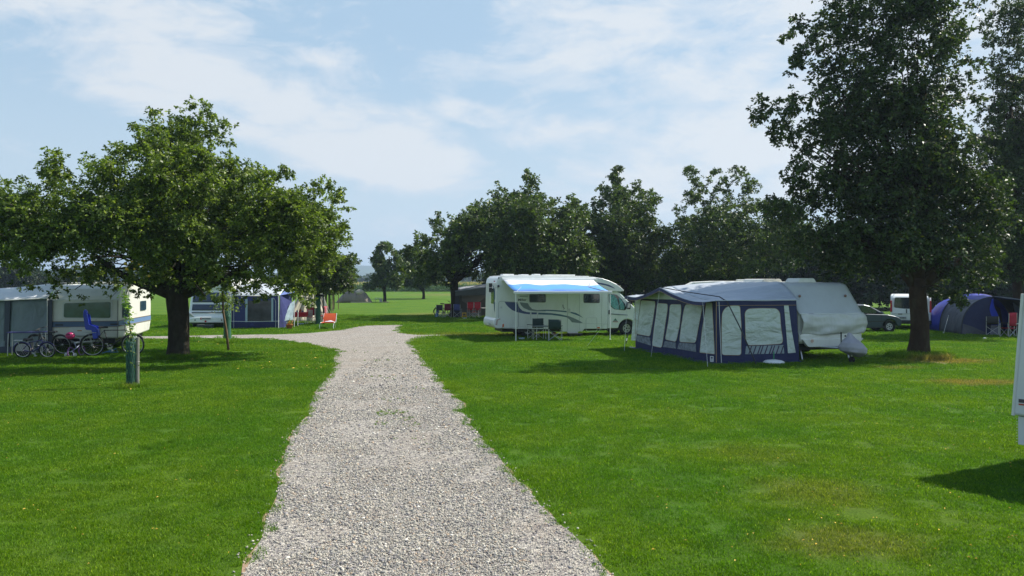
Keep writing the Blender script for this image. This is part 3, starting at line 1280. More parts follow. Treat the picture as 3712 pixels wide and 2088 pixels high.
# --- large apple tree on the left
AY = 27.7
ax = (645 - CX) * AY / F
apple = thing('apple_tree', 'broad old apple tree with yellow fruit standing beside the gravel path junction', 'tree', (ax, AY), group=None)
apple_blobs = [(740, 400, 32), (762, 440, 34), (818, 448, 28), (800, 490, 26), (700, 440, 42), (585, 425, 26), (500, 462, 20), (540, 466, 22), (468, 575, 30), (500, 540, 30),
               (620, 470, 58), (720, 500, 60), (650, 560, 90), (760, 570, 62), (835, 600, 66), (560, 560, 55), (900, 640, 40),
               (700, 640, 110), (560, 650, 90), (410, 650, 62), (345, 620, 46), (860, 690, 90), (960, 655, 46), (1035, 660, 46), (1040, 700, 60), (1000, 640, 20),
               (185, 665, 46), (110, 690, 44), (240, 710, 66), (50, 715, 54), (-30, 700, 60), (-100, 780, 90), (70, 650, 18),
               (330, 740, 105), (500, 740, 120), (650, 760, 130), (820, 790, 120), (980, 770, 100), (1100, 760, 85), (1185, 695, 46), (1225, 735, 42), (1200, 665, 24),
               (80, 800, 90), (200, 850, 100), (350, 890, 115), (520, 890, 110), (700, 910, 115), (870, 900, 110), (1010, 890, 105), (1140, 855, 90), (1215, 820, 46), (1190, 900, 50),
               (40, 890, 70), (-50, 900, 70), (110, 975, 45), (60, 960, 36), (220, 975, 62), (350, 985, 66), (480, 1005, 55), (740, 990, 62), (880, 995, 70),
               (1020, 990, 66), (1120, 970, 70), (1160, 930, 54), (195, 1035, 30), (245, 1060, 28), (300, 1085, 18), (410, 1030, 36), (500, 1055, 28), (550, 1070, 30), (745, 1050, 26), (690, 1040, 30), (620, 1035, 28),
               (850, 1055, 40), (870, 1095, 18), (920, 1060, 36), (985, 1060, 40), (1060, 1050, 44), (800, 1045, 30), (1100, 1065, 30), (1118, 1100, 16), (985, 1065, 16), (720, 1010, 34), (640, 1030, 40), (560, 1005, 40), (720, 1045, 34), (590, 1050, 26)]
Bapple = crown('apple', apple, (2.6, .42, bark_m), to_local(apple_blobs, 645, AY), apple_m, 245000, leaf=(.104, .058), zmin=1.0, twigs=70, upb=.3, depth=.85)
trunk(apple, 2.5, .31, .36, bark_m, fork=((-1.3, .3, 1.3, .19), (1.5, -.2, 1.2, .20), (.3, .9, 1.8, .17), (-.4, -.9, 1.6, .16), (.1, 0, 3.6, .2), (-2.6, -.2, .9, .13), (2.7, .4, 1.0, .13)))
fruit_m = mat('apple_skin', (0.62, 0.40, 0.05), rough=.35, var=.35, vscale=6)
afr = None
fruits = [(450, 850), (455, 862), (502, 905), (545, 872), (552, 890), (300, 895), (310, 880), (290, 905), (478, 948), (505, 958), (525, 962), (520, 970),
          (488, 975), (460, 975), (540, 1000), (120, 880), (118, 900), (115, 905), (300, 945), (330, 960), (455, 955), (285, 1000), (335, 860)]
for i, (px, py) in enumerate(fruits):
    dx = (px - 645) * AY / F
    yy = -math.sqrt(max(.5, 5.2 ** 2 - dx * dx)) * .62 - .15
    Yf = AY + yy
    p = P3(px, py, Yf) - Vector((ax, AY, 0))
    if afr is None:
        afr = ob('apple', MB().sphere((0, 0, 0), (.05, .05, .045), 10, 7), fruit_m, apple, smooth=True, loc=p)
    else:
        c = afr.copy()
        COL.objects.link(c)
        c.location = p
        c.scale = (random.uniform(.75, 1.15),) * 3

# --- tall pear tree on the right
PY_ = 28.4
pxx = (3330 - CX) * PY_ / F
pear = thing('pear_tree', 'tall dark pear tree with ivy at its foot, right of the tented caravan', 'tree', (pxx, PY_))
pear_blobs = [(3060, 20, 70), (3030, 70, 55), (3110, 60, 60), (3200, 10, 95), (3340, 20, 110), (3440, 60, 70), (3480, 130, 40), (2960, 110, 42), (2900, 98, 26), (2868, 108, 18),
              (2920, 150, 26), (2905, 190, 26), (2885, 235, 20), (3000, 140, 50), (3060, 150, 75), (3220, 150, 105), (3390, 170, 95), (3500, 230, 36), (3480, 290, 46), (3020, 250, 66),
              (3120, 290, 100), (3300, 320, 120), (3420, 340, 66), (3510, 340, 30), (2985, 330, 40), (2755, 385, 30), (2740, 420, 26), (2790, 380, 36), (2850, 350, 34), (2900, 385, 36), (2860, 420, 36),
              (2820, 470, 22), (2835, 500, 18), (2950, 430, 48), (3040, 430, 80), (3190, 450, 125), (3370, 470, 110), (2880, 500, 36), (2940, 520, 56), (3080, 570, 110),
              (3260, 600, 130), (3430, 600, 110), (2900, 600, 50), (2860, 660, 52), (2960, 700, 80), (3120, 730, 120), (3280, 760, 140), (3440, 750, 130), (3560, 720, 90),
              (2820, 740, 44), (2880, 800, 66), (3000, 860, 100), (3160, 890, 120), (3360, 890, 130), (3540, 870, 110), (2780, 770, 26), (2900, 920, 60), (3050, 970, 70),
              (3200, 990, 60), (3420, 990, 62), (3560, 980, 70), (3380, 1040, 36), (3440, 1070, 22), (3470, 1090, 14),
              (3180, -100, 100), (3330, -110, 110), (3060, -80, 60), (3240, -230, 100), (3340, -260, 80), (3280, -380, 70), (3270, -480, 40), (3420, -60, 60)]
crown('pear', pear, (2.6, .40, bark2_m), [(a, b, r * 1.18) for a, b, r in to_local(pear_blobs, 3330, PY_)], pear_m, 135000, leaf=(.125, .070), zmin=1.4, twigs=80, upb=.15, droop=.5, depth=.42, spread=.7, wexp=1.75, clump=6, csize=.9)
trunk(pear, 2.7, .32, .27, bark2_m, fork=((-1.2, .2, 1.6, .16), (1.3, -.1, 1.3, .15), (-.5, .6, 3.0, .15), (.1, -.2, 6.5, .22), (-1.4, -.2, 6.0, .14), (2.2, .5, 1.2, .10)))

# second pear further right, cut by the frame
P2Y = 33.0
p2x = (3690 - CX) * (P2Y + 7) / F
pear2 = thing('pear_tree', 'slimmer pear tree at the right frame edge behind the blue tunnel tent canopy', 'tree', (p2x, P2Y + 7))
pear2_blobs = [(3640, 30, 44), (3590, 60, 30), (3690, 60, 40), (3640, 110, 50), (3600, 150, 30), (3560, 90, 20), (3700, 170, 50), (3645, 200, 46), (3650, 270, 56), (3720, 330, 80), (3590, 310, 36),
               (3610, 390, 60), (3560, 420, 30), (3700, 440, 90), (3620, 530, 90), (3740, 560, 110), (3640, 660, 100), (3780, 720, 120), (3650, 790, 110), (3800, 860, 120), (3680, 900, 100),
               (3560, 220, 26), (3610, 240, 40), (3700, 100, 60), (3690, 20, 50), (3840, 300, 70), (3860, 480, 100), (3640, -60, 50), (3650, -160, 50), (3650, -260, 30), (3600, 1000, 50), (3700, 1000, 60)]
crown('pear2', pear2, (2.6, .3, bark2_m), to_local(pear2_blobs, 3690, P2Y + 7), pear_m, 95000, leaf=(.125, .068), zmin=1.7, twigs=40, upb=.25, droop=.4, depth=.6, spread=.7)
trunk(pear2, 2.7, .24, .2, bark2_m, fork=((-.8, .2, 2.6, .12), (.9, -.1, 2.3, .12), (-.2, .2, 8.5, .14)))

# --- trees behind the motorhome
def orchard(px0, Y, blobs, m, n, label, leaf, tr=(2.4, .3, .26), fork=((-1.2, .2, 1.6, .15), (1.5, -.1, 1.3, .15), (.1, .6, 3.0, .15)), cat='tree', name='orchard_tree', group=None, **kw):
    x0 = (px0 - CX) * Y / F
    t = thing(name, label, cat, (x0, Y), group=group)
    crown(name, t, (tr[0], tr[1], bark_m), to_local(blobs, px0, Y), m, n, leaf=leaf, **kw)
    trunk(t, tr[0], tr[1], tr[2], bark_m, fork=fork)
    return t


b2 = [(1912, 640, 24), (1930, 665, 30), (1905, 690, 26), (1883, 712, 32), (1845, 720, 26), (1796, 722, 24), (1825, 735, 30), (1955, 730, 44), (2005, 742, 24), (2078, 738, 32), (2110, 765, 26), (1726, 756, 34),
      (1760, 765, 30), (1820, 775, 60), (1924, 790, 84), (2055, 800, 66), (1655, 800, 36), (1604, 843, 44), (1690, 830, 60), (1534, 876, 42), (1493, 925, 34), (1749, 845, 84), (1895, 870, 100),
      (2030, 880, 95), (1633, 911, 78), (1807, 946, 80), (1953, 957, 80), (2080, 957, 80), (1545, 969, 56), (1474, 985, 30), (1633, 985, 50), (1510, 1015, 26), (1700, 1000, 46), (1560, 1020, 30),
      (1850, 1000, 60), (2000, 1010, 60), (1780, 1020, 40)]
orchard(1648, 58, b2, back_m, 105000, 'wide dark fruit tree left behind the motorhome, chairs and bicycle under it', (.19, .11), tr=(2.9, .33, .27),
        fork=((-1.3, .2, 1.4, .2), (1.6, .2, 1.3, .2), (2.8, .2, 2.6, .16), (.6, .4, 3.2, .2)), twigs=50, zmin=1.5, name='fruit_tree')
b3 = [(2125, 800, 40), (2120, 860, 50), (2380, 860, 40), (2240, 616, 16), (2222, 640, 20), (2236, 662, 24), (2200, 690, 34), (2250, 690, 30), (2308, 675, 12), (2300, 690, 10), (2328, 708, 20), (2360, 728, 16), (2378, 722, 8), (2174, 745, 36), (2250, 738, 56), (2320, 760, 34),
      (2273, 795, 76), (2168, 812, 56), (2343, 818, 38), (2244, 876, 96), (2343, 890, 62), (2390, 905, 34), (2273, 957, 90), (2361, 975, 60), (2190, 960, 76), (2302, 1010, 56), (2420, 950, 30)]
orchard(2280, 63, b3, back_m, 72000, 'pointed mid green tree rising right behind the motorhome cab', (.19, .10), tr=(2.2, .28, .22), twigs=40, zmin=1.0, name='pointed_tree', upb=.6, wexp=1.6)
b4 = [(2800, 775, 40), (2850, 820, 60), (2860, 760, 30), (2420, 850, 30), (2900, 880, 60), (2486, 617, 7), (2500, 616, 9), (2512, 630, 11), (2520, 650, 12), (2528, 672, 12), (2541, 695, 18), (2495, 705, 13), (2515, 720, 22), (2582, 625, 7), (2594, 636, 10), (2610, 650, 12), (2623, 665, 15), (2600, 690, 18),
      (2620, 705, 26), (2650, 614, 6), (2672, 622, 8), (2690, 632, 9), (2704, 650, 11), (2715, 670, 10), (2728, 662, 11), (2730, 685, 12), (2704, 698, 18), (2681, 742, 28), (2466, 765, 20), (2480, 800, 26), (2553, 750, 32),
      (2611, 754, 42), (2720, 750, 24), (2500, 830, 34), (2562, 815, 54), (2652, 808, 56), (2739, 790, 44), (2425, 880, 26), (2506, 876, 60), (2594, 888, 70), (2710, 880, 76), (2790, 850, 52), (2448, 946, 60),
      (2535, 957, 70), (2652, 957, 80), (2768, 946, 84), (2448, 1010, 50), (2560, 1015, 50), (2680, 1010, 50), (2830, 900, 60)]
orchard(2610, 60, b4, back_m, 80000, 'tree with long thin shoots sticking up behind the tented caravan', (.17, .09), tr=(2.0, .26, .2), twigs=50, zmin=.9, upb=.9, name='shooting_tree', shoot=(.6, 1.5), wexp=1.35)
# dense row of dark trees behind the site, right half
dk = [(0, 5.6, .8), (-1.0, 5.0, .9), (1.0, 4.9, .9), (-2.2, 4.2, 1.1), (0, 4.3, 1.3), (2.2, 4.1, 1.1), (-3.0, 3.1, 1.1), (-1.2, 3.2, 1.4), (1.2, 3.1, 1.4), (3.0, 3.0, 1.1), (-3.0, 1.9, 1.1), (-1, 1.9, 1.3), (1.1, 1.9, 1.3), (2.9, 1.8, 1.1),
      (-1.6, 1.0, .9), (1.5, 1.0, .9), (0, .9, .9), (3.0, .9, .8), (-3.0, .9, .8)]
dt = thing('dark_tree', 'dark bushy tree closing the gap left behind the tented caravan', 'tree', (12.5, 78), group='dark trees closing the back of the campsite')
crown('dark', dt, (1.2, .25, bark_m), dk, dark_m, 52000, leaf=(.27, .16), zmin=.1, twigs=24)
trunk(dt, 1.2, .24, .2, bark_m)
for (x, y, r, s, lab) in ((18.8, 75, 130, 1.0, 'dark bushy tree showing above the tented caravan roof'),
                          (25.2, 79, 40, 1.15, 'tall dark bushy tree seen above the silver car'),
                          (31.5, 74, 200, 1.1, 'dark bushy tree standing behind the white van'),
                          (38.0, 76, 290, 1.0, 'dark bushy tree rising behind the blue tunnel tent'),
                          (44.5, 72, 80, 1.15, 'dark bushy tree beyond the tunnel tent canopy'),
                          (51.0, 76, 160, 1.1, 'dark bushy tree furthest right at the back of the site'),
                          (7.5, 74, 220, .8, 'low dark bushy tree behind the motorhome cab'),
                          (1.6, 76, 320, .85, 'low dark bushy tree behind the middle of the motorhome')):
    dup(dt, (x, y), r, lab, scale=s * 1.12)

# --- small tree on the far lawn
b5 = [(1390, 888, 13), (1377, 900, 11), (1404, 890, 9), (1357, 940, 11), (1368, 925, 11), (1379, 935, 14), (1410, 908, 12), (1435, 922, 11), (1443, 943, 15), (1404, 958, 18), (1371, 965, 13), (1432, 970, 20),
      (1393, 990, 20), (1421, 1003, 26), (1370, 1010, 18), (1352, 1028, 14), (1330, 1036, 7), (1385, 1030, 20), (1419, 1032, 20), (1446, 1014, 20), (1441, 1038, 13)]
orchard(1394, 100, b5, back_m, 15000, 'small sparse tree alone on the far lawn beside the brown tent', (.26, .15), tr=(1.8, .20, .17), fork=((-.5, 0, 1.2, .1), (.5, 0, 1.4, .1), (0, 0, 2.6, .1)), twigs=24, zmin=1.2, name='small_tree', clump=6, wexp=1.5)
b6 = [(1480, 950, 22), (1500, 930, 26), (1530, 950, 34), (1478, 985, 30), (1520, 990, 36), (1560, 985, 34), (1500, 1022, 26), (1545, 1025, 26), (1585, 1010, 30), (1470, 1020, 16), (1600, 960, 30)]
orchard(1535, 118, b6, back_m, 26000, 'rounded tree at the maize edge between small tree and wide fruit tree', (.30, .17), tr=(1.6, .2, .17), fork=(), twigs=20, zmin=.9, name='field_tree')

# --- avenue of young staked trees behind the apple tree
yb = [(1.5, 3.6, .5), (1.3, 2.9, .6), (-1.4, 3.3, .5), (0, 4.9, .35), (-.35, 4.5, .5), (.4, 4.3, .5), (0, 3.9, .8), (-.9, 3.5, .7), (.9, 3.4, .7), (0, 3.1, 1.0), (-1.1, 2.7, .7), (1.1, 2.6, .7), (0, 2.3, .9), (-.7, 2.0, .5), (.8, 1.9, .5)]
stake_m = mat('stake_wood', (0.20, 0.14, 0.09), rough=.85, var=.35, vscale=6, bump=.5, bscale=30, bstretch=(1, 1, .1))
young = thing('young_tree', 'young staked tree nearest the brown tent, last of its row', 'tree', G(1209, 1121), 0, 'row of young staked trees')
crown('young', young, (1.6, .08, bark_m), yb, back_m, 22000, leaf=(.16, .09), zmin=1.5, twigs=24, upb=.6)
trunk(young, 2.4, .075, .05, bark_m, flare=1.15, n=8)
for s in (-.45, .45):
    ob('stake', MB().tube([(s, 0, 0), (s, 0, 1.9)], .035, 8), stake_m, young)
ob('stake_rail', MB().box((0, 0, 1.82), (.96, .03, .08)), stake_m, young)
for (px, py, r, lab) in ((1195, 1129, 60, 'young staked tree second from the brown tent'), (1183, 1136, 200, 'young staked tree in the middle of the row'),
                         (1172, 1148, 300, 'young staked tree just right of the cream tent flap')):
    dup(young, G(px, py), r, lab)
# nearer one in a green guard between two posts beside the cream tent
guard_m = mat('green_guard', (0.02, 0.10, 0.06), rough=.7, var=.3, vscale=9, bump=.8, bscale=60)
dark_wood = mat('dark_post', (0.035, 0.035, 0.032), rough=.8, var=.3)
g1 = thing('young_tree', 'young tree in green guard mesh in front of the cream tent', 'tree', G(1153, 1176))
crown('young', g1, (1.6, .08, bark_m), [(x * 1.25, z * 1.05, r * 1.15) for x, z, r in yb], back_m, 24000, leaf=(.15, .09), zmin=1.9, twigs=24, upb=.5)
trunk(g1, 2.4, .07, .05, bark_m, flare=1.1, n=8)
ob('guard', MB().lathe([(.16, 0), (.15, .6), (.16, 1.2), (.15, 1.7), (.14, 1.7), (.14, 0)], n=14), guard_m, g1, smooth=True)
for s in (-.1, .28):
    ob('stake', MB().box((s, .12, .95), (.06, .06, 1.9)), dark_wood, g1)
ob('stake_rail', MB().box((.09, .12, 1.72), (.5, .05, .14)), dark_wood, g1)

# trees far left behind the white caravan and behind the apple trunk
fb = [(0, 5.0, 1.2), (-2.2, 4.4, 1.2), (2.2, 4.5, 1.2), (-4, 3.6, 1.2), (4, 3.6, 1.2), (0, 3.5, 1.5), (-2.2, 2.6, 1.5), (2.2, 2.6, 1.5), (-4.4, 2.0, 1.3), (4.4, 2.0, 1.3), (0, 1.6, 1.5), (-2, 1.2, 1.2), (2, 1.2, 1.2)]
ft = thing('field_tree', 'distant round tree beyond the white caravan at the left frame edge', 'tree', (-91, 150), 0, 'distant trees beyond the left lawn')
crown('field', ft, (1.6, .3, bark_m), fb, dark_m, 24000, leaf=(.42, .26), zmin=.2, twigs=16)
trunk(ft, 1.6, .3, .25, bark_m)
for (x, y, r, s, lab) in ((-84, 158, 100, .75, 'smaller distant tree beside the far left round tree'), (-71, 178, 50, .6, 'low distant tree seen left of the apple trunk'),
                          (-80, 185, 200, .62, 'low distant tree seen further left of the apple trunk'), (-64, 182, 320, .58, 'low distant tree seen just behind the apple trunk'),
                          (-55, 190, 10, .6, 'low distant tree seen right of the apple trunk')):
    dup(ft, (x, y), r, lab, scale=s)

# --- sapling with guard and post in the left foreground
sx, sy = G(474, 1405)
sap = thing('sapling', 'leafy green sapling in green mesh guard in the left foreground lawn', 'sapling', (sx, sy))
pts = [(0, 0, 0), (.01, 0, .8), (-.01, 0, 1.35), (-.05, 0, 1.75), (-.13, 0, 2.1), (-.17, 0, 2.42)]
ob('stem', MB().tube(pts, [.018, .015, .012, .009, .006, .004], 7), bark_m, sap, smooth=True)
n = 260
t = rng.random(n)
zz = 1.25 + 1.2 * t
xx = np.interp(zz, [1.25, 1.75, 2.1, 2.45], [0, -.05, -.13, -.17])
P = np.column_stack([xx, np.zeros(n), zz]) + rng.normal(0, 1, (n, 3)) * np.array([.045, .045, .03])
D = rng.normal(size=(n, 3)) * np.array([1, 1, .5])
lsz = rng.uniform(.05, .10, n)
V, Q = leaf_quads(P, D, lsz, lsz * .6)
np_mesh('leaves', V, Q, sapl_m, rng.uniform(0, 1, n), sap)['kind'] = 'stuff'
n = 160
P = np.column_stack([rng.normal(0, .07, n), rng.normal(0, .07, n), rng.uniform(.4, 1.3, n)])
V, Q = leaf_quads(P, rng.normal(size=(n, 3)), np.full(n, .06), np.full(n, .035))
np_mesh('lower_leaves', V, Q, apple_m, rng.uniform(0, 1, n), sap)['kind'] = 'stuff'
mesh_g = MB()
ob('guard_sheet', MB().lathe([(.092, 0), (.084, .4), (.094, .8), (.088, 1.12), (.075, 1.12), (.084, 0)], n=14), mat('guard_inner', (0.016, 0.048, 0.036), rough=.8, var=.6, vscale=14, bump=.8, bscale=50), sap, smooth=True)
for k in range(12):
    a = 2 * math.pi * k / 12
    mesh_g.tube([(0.105 * math.cos(a + s * 2.0 * z) * (1 - .05 * math.sin(z * 5)), 0.105 * math.sin(a + s * 2.0 * z), z) for s in (1,) for z in (0, .15, .3, .45, .6, .75, .9, 1.05, 1.2)], .0035, 4, caps=False)
    mesh_g.tube([(0.105 * math.cos(a - 2.0 * z), 0.105 * math.sin(a - 2.0 * z), z) for z in (0, .15, .3, .45, .6, .75, .9, 1.05, 1.2)], .0035, 4, caps=False)
ob('guard_mesh', mesh_g, mat('guard_green', (0.015, 0.13, 0.08), rough=.5, var=.2), sap, recalc=False)
post_m = mat('grey_post', (0.19, 0.19, 0.16), rough=.9, var=.3, vscale=8, bump=.6, bscale=30, bstretch=(1, 1, .15), dirt=((.07, .09, .05), 5, .7))
pp = thing('support_post', 'weathered grey wooden post beside the guarded sapling', 'post', (sx + .13, sy + .07))
ob('post', MB().tube([(0, 0, -.1), (0, 0, .5), (.005, 0, 1.22)], [.047, .046, .044], 14), post_m, pp, smooth=False)
ob('tie', MB().ring((0, 0, .62), .05, .006, 'Z', 16, 5), mat('pale_tie', (.5, .48, .4)), pp)
# leaning props around the apple tree
a = G(829, 1271)
pr = thing('tree_prop', 'leaning brown wooden prop right of the apple trunk', 'pole', a, group=None)
ob('pole', MB().tube([(0, 0, -.05), (-.1, .05, .7), (-.24, .1, 1.45), (-.27, .12, 2.2)], [.05, .048, .04, .035], 8), mat('prop_wood', (0.13, 0.085, 0.045), rough=.9, var=.4, vscale=5, bump=.5, bscale=20), pr, smooth=True)
a = G(612, 1275)
pr = thing('tree_prop', 'upright wooden prop just left of the apple trunk', 'pole', a)
ob('pole', MB().tube([(0, 0, -.05), (.01, 0, 1.0), (.03, .1, 2.3)], [.045, .04, .035], 8), MATS['prop_wood'], pr, smooth=True)
a = G(824, 1236)
pr = thing('sapling', 'small guarded sapling across the side path behind the leaning prop', 'sapling', a)
ob('guard', MB().lathe([(.17, 0), (.15, .5), (.16, 1.0), (.15, 1.3), (.14, 1.3), (.15, 0)], n=14), guard_m, pr, smooth=True)
n = 500
P = np.column_stack([rng.normal(0, .25, n), rng.normal(0, .25, n), 1.2 + rng.gamma(2, .35, n)])
V, Q = leaf_quads(P, rng.normal(size=(n, 3)), np.full(n, .1), np.full(n, .055))
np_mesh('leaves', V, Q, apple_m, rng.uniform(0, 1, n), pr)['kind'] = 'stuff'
ob('stem', MB().tube([(0, 0, 0), (0, 0, 1.6)], .02, 6), bark_m, pr)
# ------------------------------------------------------------------ vehicles and tents
white_m = mat('white_gelcoat', (0.78, 0.80, 0.77), rough=.32, var=.03, vscale=.8, bump=.12, bscale=1.6, bdist=.01, coat=.3, dirt=((.42, .43, .38), 2.2, .35))
cara_m = mat('caravan_white', (0.68, 0.68, 0.62), rough=.45, var=.04, vscale=1.2, bump=.3, bscale=26, bdist=.003, dirt=((.38, .38, .32), 2.5, .45))
seam_m = mat('seam_grey', (0.30, 0.32, 0.31), rough=.6, var=.1)
trim_m = mat('pale_trim', (0.60, 0.62, 0.60), rough=.4, var=.05)
black_m = mat('black_plastic', (0.02, 0.02, 0.022), rough=.5, var=.2)
tyre_m = mat('tyre_rubber', (0.022, 0.022, 0.024), rough=.85, var=.25, bump=.4, bscale=60)
rim_m = mat('wheel_rim', (0.45, 0.46, 0.48), rough=.35, metal=.8, var=.1)
steel_m = mat('steel_tube', (0.55, 0.56, 0.57), rough=.35, metal=.7, var=.08)
whitemetal_m = mat('white_pole', (0.74, 0.75, 0.74), rough=.4, var=.04)
glass_m = glass_mat('dark_glass')
navy_d = mat('navy_decal', (0.06, 0.085, 0.21), rough=.4, var=.05)
grey_d = mat('grey_decal', (0.20, 0.24, 0.25), rough=.4, var=.05)
teal_d = mat('teal_decal', (0.05, 0.13, 0.20), rough=.4, var=.05)
black_d = mat('black_print', (0.015, 0.015, 0.02), rough=.5, var=.05)
orange_l = mat('orange_lens', (0.75, 0.16, 0.03), rough=.25, var=.1)
red_l = mat('red_lens', (0.45, 0.02, 0.03), rough=.2, var=.15)
NY = (0, -1, 0)


def wheel(parent, x, y, R, w, face=-1, name='wheel'):
    hub = ob(name, MB().lathe([(R * .60, -w / 2), (R * .93, -w / 2), (R, -w * .32), (R, w * .32), (R * .93, w / 2), (R * .60, w / 2), (R * .58, 0), (R * .60, -w / 2)], n=30),
             tyre_m, parent, smooth=True, loc=(x, y, R))
    hub.rotation_euler = (rad(90), 0, 0)
    mb = MB().disc((0, 0, 0), R * .60, w * .5, 'Z', 26, R * .60)
    rim = ob('rim', mb, rim_m, hub, bevel=.008)
    for k in range(5):
        a = k * 2 * math.pi / 5
        mb2 = MB().disc((R * .36 * math.cos(a), R * .36 * math.sin(a), -face * w * .255), R * .1, .012, 'Z', 10)
        if k == 0:
            allm = mb2
        else:
            allm.add(mb2.v, mb2.f)
    allm.disc((0, 0, -face * w * .26), R * .13, .02, 'Z', 12)
    ob('rim_hole', allm, black_m, hub)['kind'] = 'stuff'
    return hub


def arc(cx, cz, R, a0, a1, n=10):
    return [(cx + R * math.cos(rad(a0 + (a1 - a0) * i / n)), cz + R * math.sin(rad(a0 + (a1 - a0) * i / n))) for i in range(n + 1)]


# ======================= motorhome
MX, MY, MR = -0.74, 37.2, 14.0
mh = thing('motorhome', 'white motorhome with blue striped awning out, parked side-on in front of the fruit trees', 'motorhome', (MX, MY), MR)
mw = zoomed(Wall(MX, MY, MR), 1700, 960, 1 / 4.025)
F0 = fr((0, 0, 0), (1, 0, 0), NY)
RW = 1.58            # rear wheel
FW = 6.42
body = [(0.30, .43)] + [(RW - .52, .40), (RW + .52, .38), (2.9, .36), (3.1, .36), (3.18, .24), (4.15, .24), (4.25, .36), (5.38, .34),
       (5.38, 2.10), (6.02, 2.09), (6.2, 2.11), (6.22, 2.15), (6.12, 2.25), (5.85, 2.44), (5.5, 2.6), (5.15, 2.71), (4.7, 2.78), (4.4, 2.79), (.42, 2.84), (.22, 2.82), (.08, 2.70), (.03, 2.5), (0, .9), (0, .62), (.08, .50)]
ob('body', MB().prism(body, F0, 0, -2.25), white_m, mh, bevel=.045, segs=3)
# rear bumper bulge with lamp cluster
ob('rear_bumper', MB().prism(rpoly([(-.06, .50), (-.10, .62), (-.08, .80), (0, .92), (.26, .92), (.38, .80), (.38, .43), (.05, .43)], .06), F0, .025, -2.275), white_m, mh, bevel=.05, segs=3)
ob('rear_side_lens', MB().prism(rpoly([(.30, .48), (.37, .50), (.38, .64), (.31, .63)], .02), F0, .028, .036), orange_l, mh)
ob('rear_corner_lens', MB().prism([(-.02, .60), (.06, .58), (.10, .80), (.22, .86), (.20, .90), (.04, .84)], F0, .026, .032), mat('clear_lens', (.55, .40, .40), rough=.2), mh)
# cab
cab = [(5.40, .36), (FW - .49, .36)] + arc(FW, .34, .45, 177, 3, 10) + [(FW + .49, .36), (7.25, .36), (7.36, .45), (7.38, .85), (7.28, 1.05), (7.05, 1.22), (6.78, 1.34), (6.70, 1.42), (6.05, 2.02), (5.9, 2.085), (5.40, 2.085)]
ob('cab', MB().prism(cab, F0, -.09, -2.10), white_m, mh, bevel=.06, segs=3)
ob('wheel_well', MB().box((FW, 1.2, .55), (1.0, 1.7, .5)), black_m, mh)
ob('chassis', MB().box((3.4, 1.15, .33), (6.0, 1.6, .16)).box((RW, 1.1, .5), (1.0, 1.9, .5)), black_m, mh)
for x in (RW, FW):
    for y in (.32 if x == RW else .24, 2.0):
        wheel(mh, x, y, .345, .22, -1 if y < 1 else 1)
# door window of the cab, with the thermal blind behind
foil_m = mat('silver_teal_blind', (0.18, 0.42, 0.40), rough=.3, metal=.35, var=.75, vscale=16, bump=1.0, bscale=14, bdist=.05, bstretch=(1, 1, 1.8))
win = mw([(2045, 425), (2110, 428), (2170, 440), (2240, 505), (2290, 580), (2300, 655), (2280, 665), (2130, 650), (2080, 610), (2055, 540)])
ob('cab_window', MB().prism(rpoly([(a, b) for a, b in win], .03), F0, -.088, -.078), glass_m, mh)
ob('window_blind', MB().prism(rpoly([(a, b) for a, b in mw([(2052, 432), (2125, 438), (2170, 500), (2198, 600), (2200, 655), (2130, 640), (2085, 600), (2062, 530)])], .02), F0, -.077, -.073), foil_m, mh)
ob('window_blind', MB().prism(rpoly([(a, b) for a, b in mw([(2195, 475), (2225, 500), (2262, 560), (2280, 610), (2270, 655), (2215, 652), (2205, 560)])], .02), F0, -.077, -.073), foil_m, mh)
ob('windscreen', MB().grid(lambda u, v: (6.09 + .60 * u, .22 + 1.75 * v, 2.035 - .59 * u + .012), 2, 2), foil_m, mh, solid=.01)
ob('cab_door_seam', MB().tube([(a, .085, b) for a, b in mw([(2040, 430), (2040, 740), (2035, 960)])], .006, 5), seam_m, mh)
ob('cab_door_handle', MB().prism(rpoly(mw([(2045, 660), (2072, 660), (2072, 722), (2045, 722)]), .02), F0, -.085, -.05), black_m, mh, bevel=.01)
ob('cab_side_moulding', MB().prism([(a, b) for a, b in mw([(2078, 710), (2320, 728), (2330, 738), (2180, 735), (2078, 724)])], F0, -.085, -.072), grey_d, mh)
# mirror
mi = ob('mirror', MB().prism(rpoly([(6.28, 1.28), (6.46, 1.26), (6.48, 1.60), (6.33, 1.62)], .04), F0, .22, .02), black_m, mh, bevel=.02)
ob('mirror_arm', MB().tube([(6.42, .0, 1.4), (6.5, .12, 1.4)], .03, 6), black_m, mh)
ob('mirror_glass', MB().prism(rpoly([(6.30, 1.34), (6.42, 1.33), (6.43, 1.54), (6.34, 1.55)], .02), F0, .224, .221), mat('mirror_glass', (.6, .62, .65), rough=.05, metal=.9), mi)
# triangular badge on the door
bd = mw([(2100, 838), (2145, 780), (2190, 838)])
ob('door_badge', MB().prism(bd, F0, -.086, -.080), mat('badge_grey', (.32, .34, .32), rough=.5), mh)
ob('door_badge', MB().prism(mw([(2122, 812), (2146, 784), (2170, 812)]), F0, -.079, -.076), mat('badge_green', (.02, .16, .09), rough=.5), mh)
ob('door_badge', MB().prism(mw([(2108, 838), (2112, 828), (2180, 828), (2186, 838)]), F0, -.079, -.076), mat('badge_red', (.42, .2, .18), rough=.5), mh)
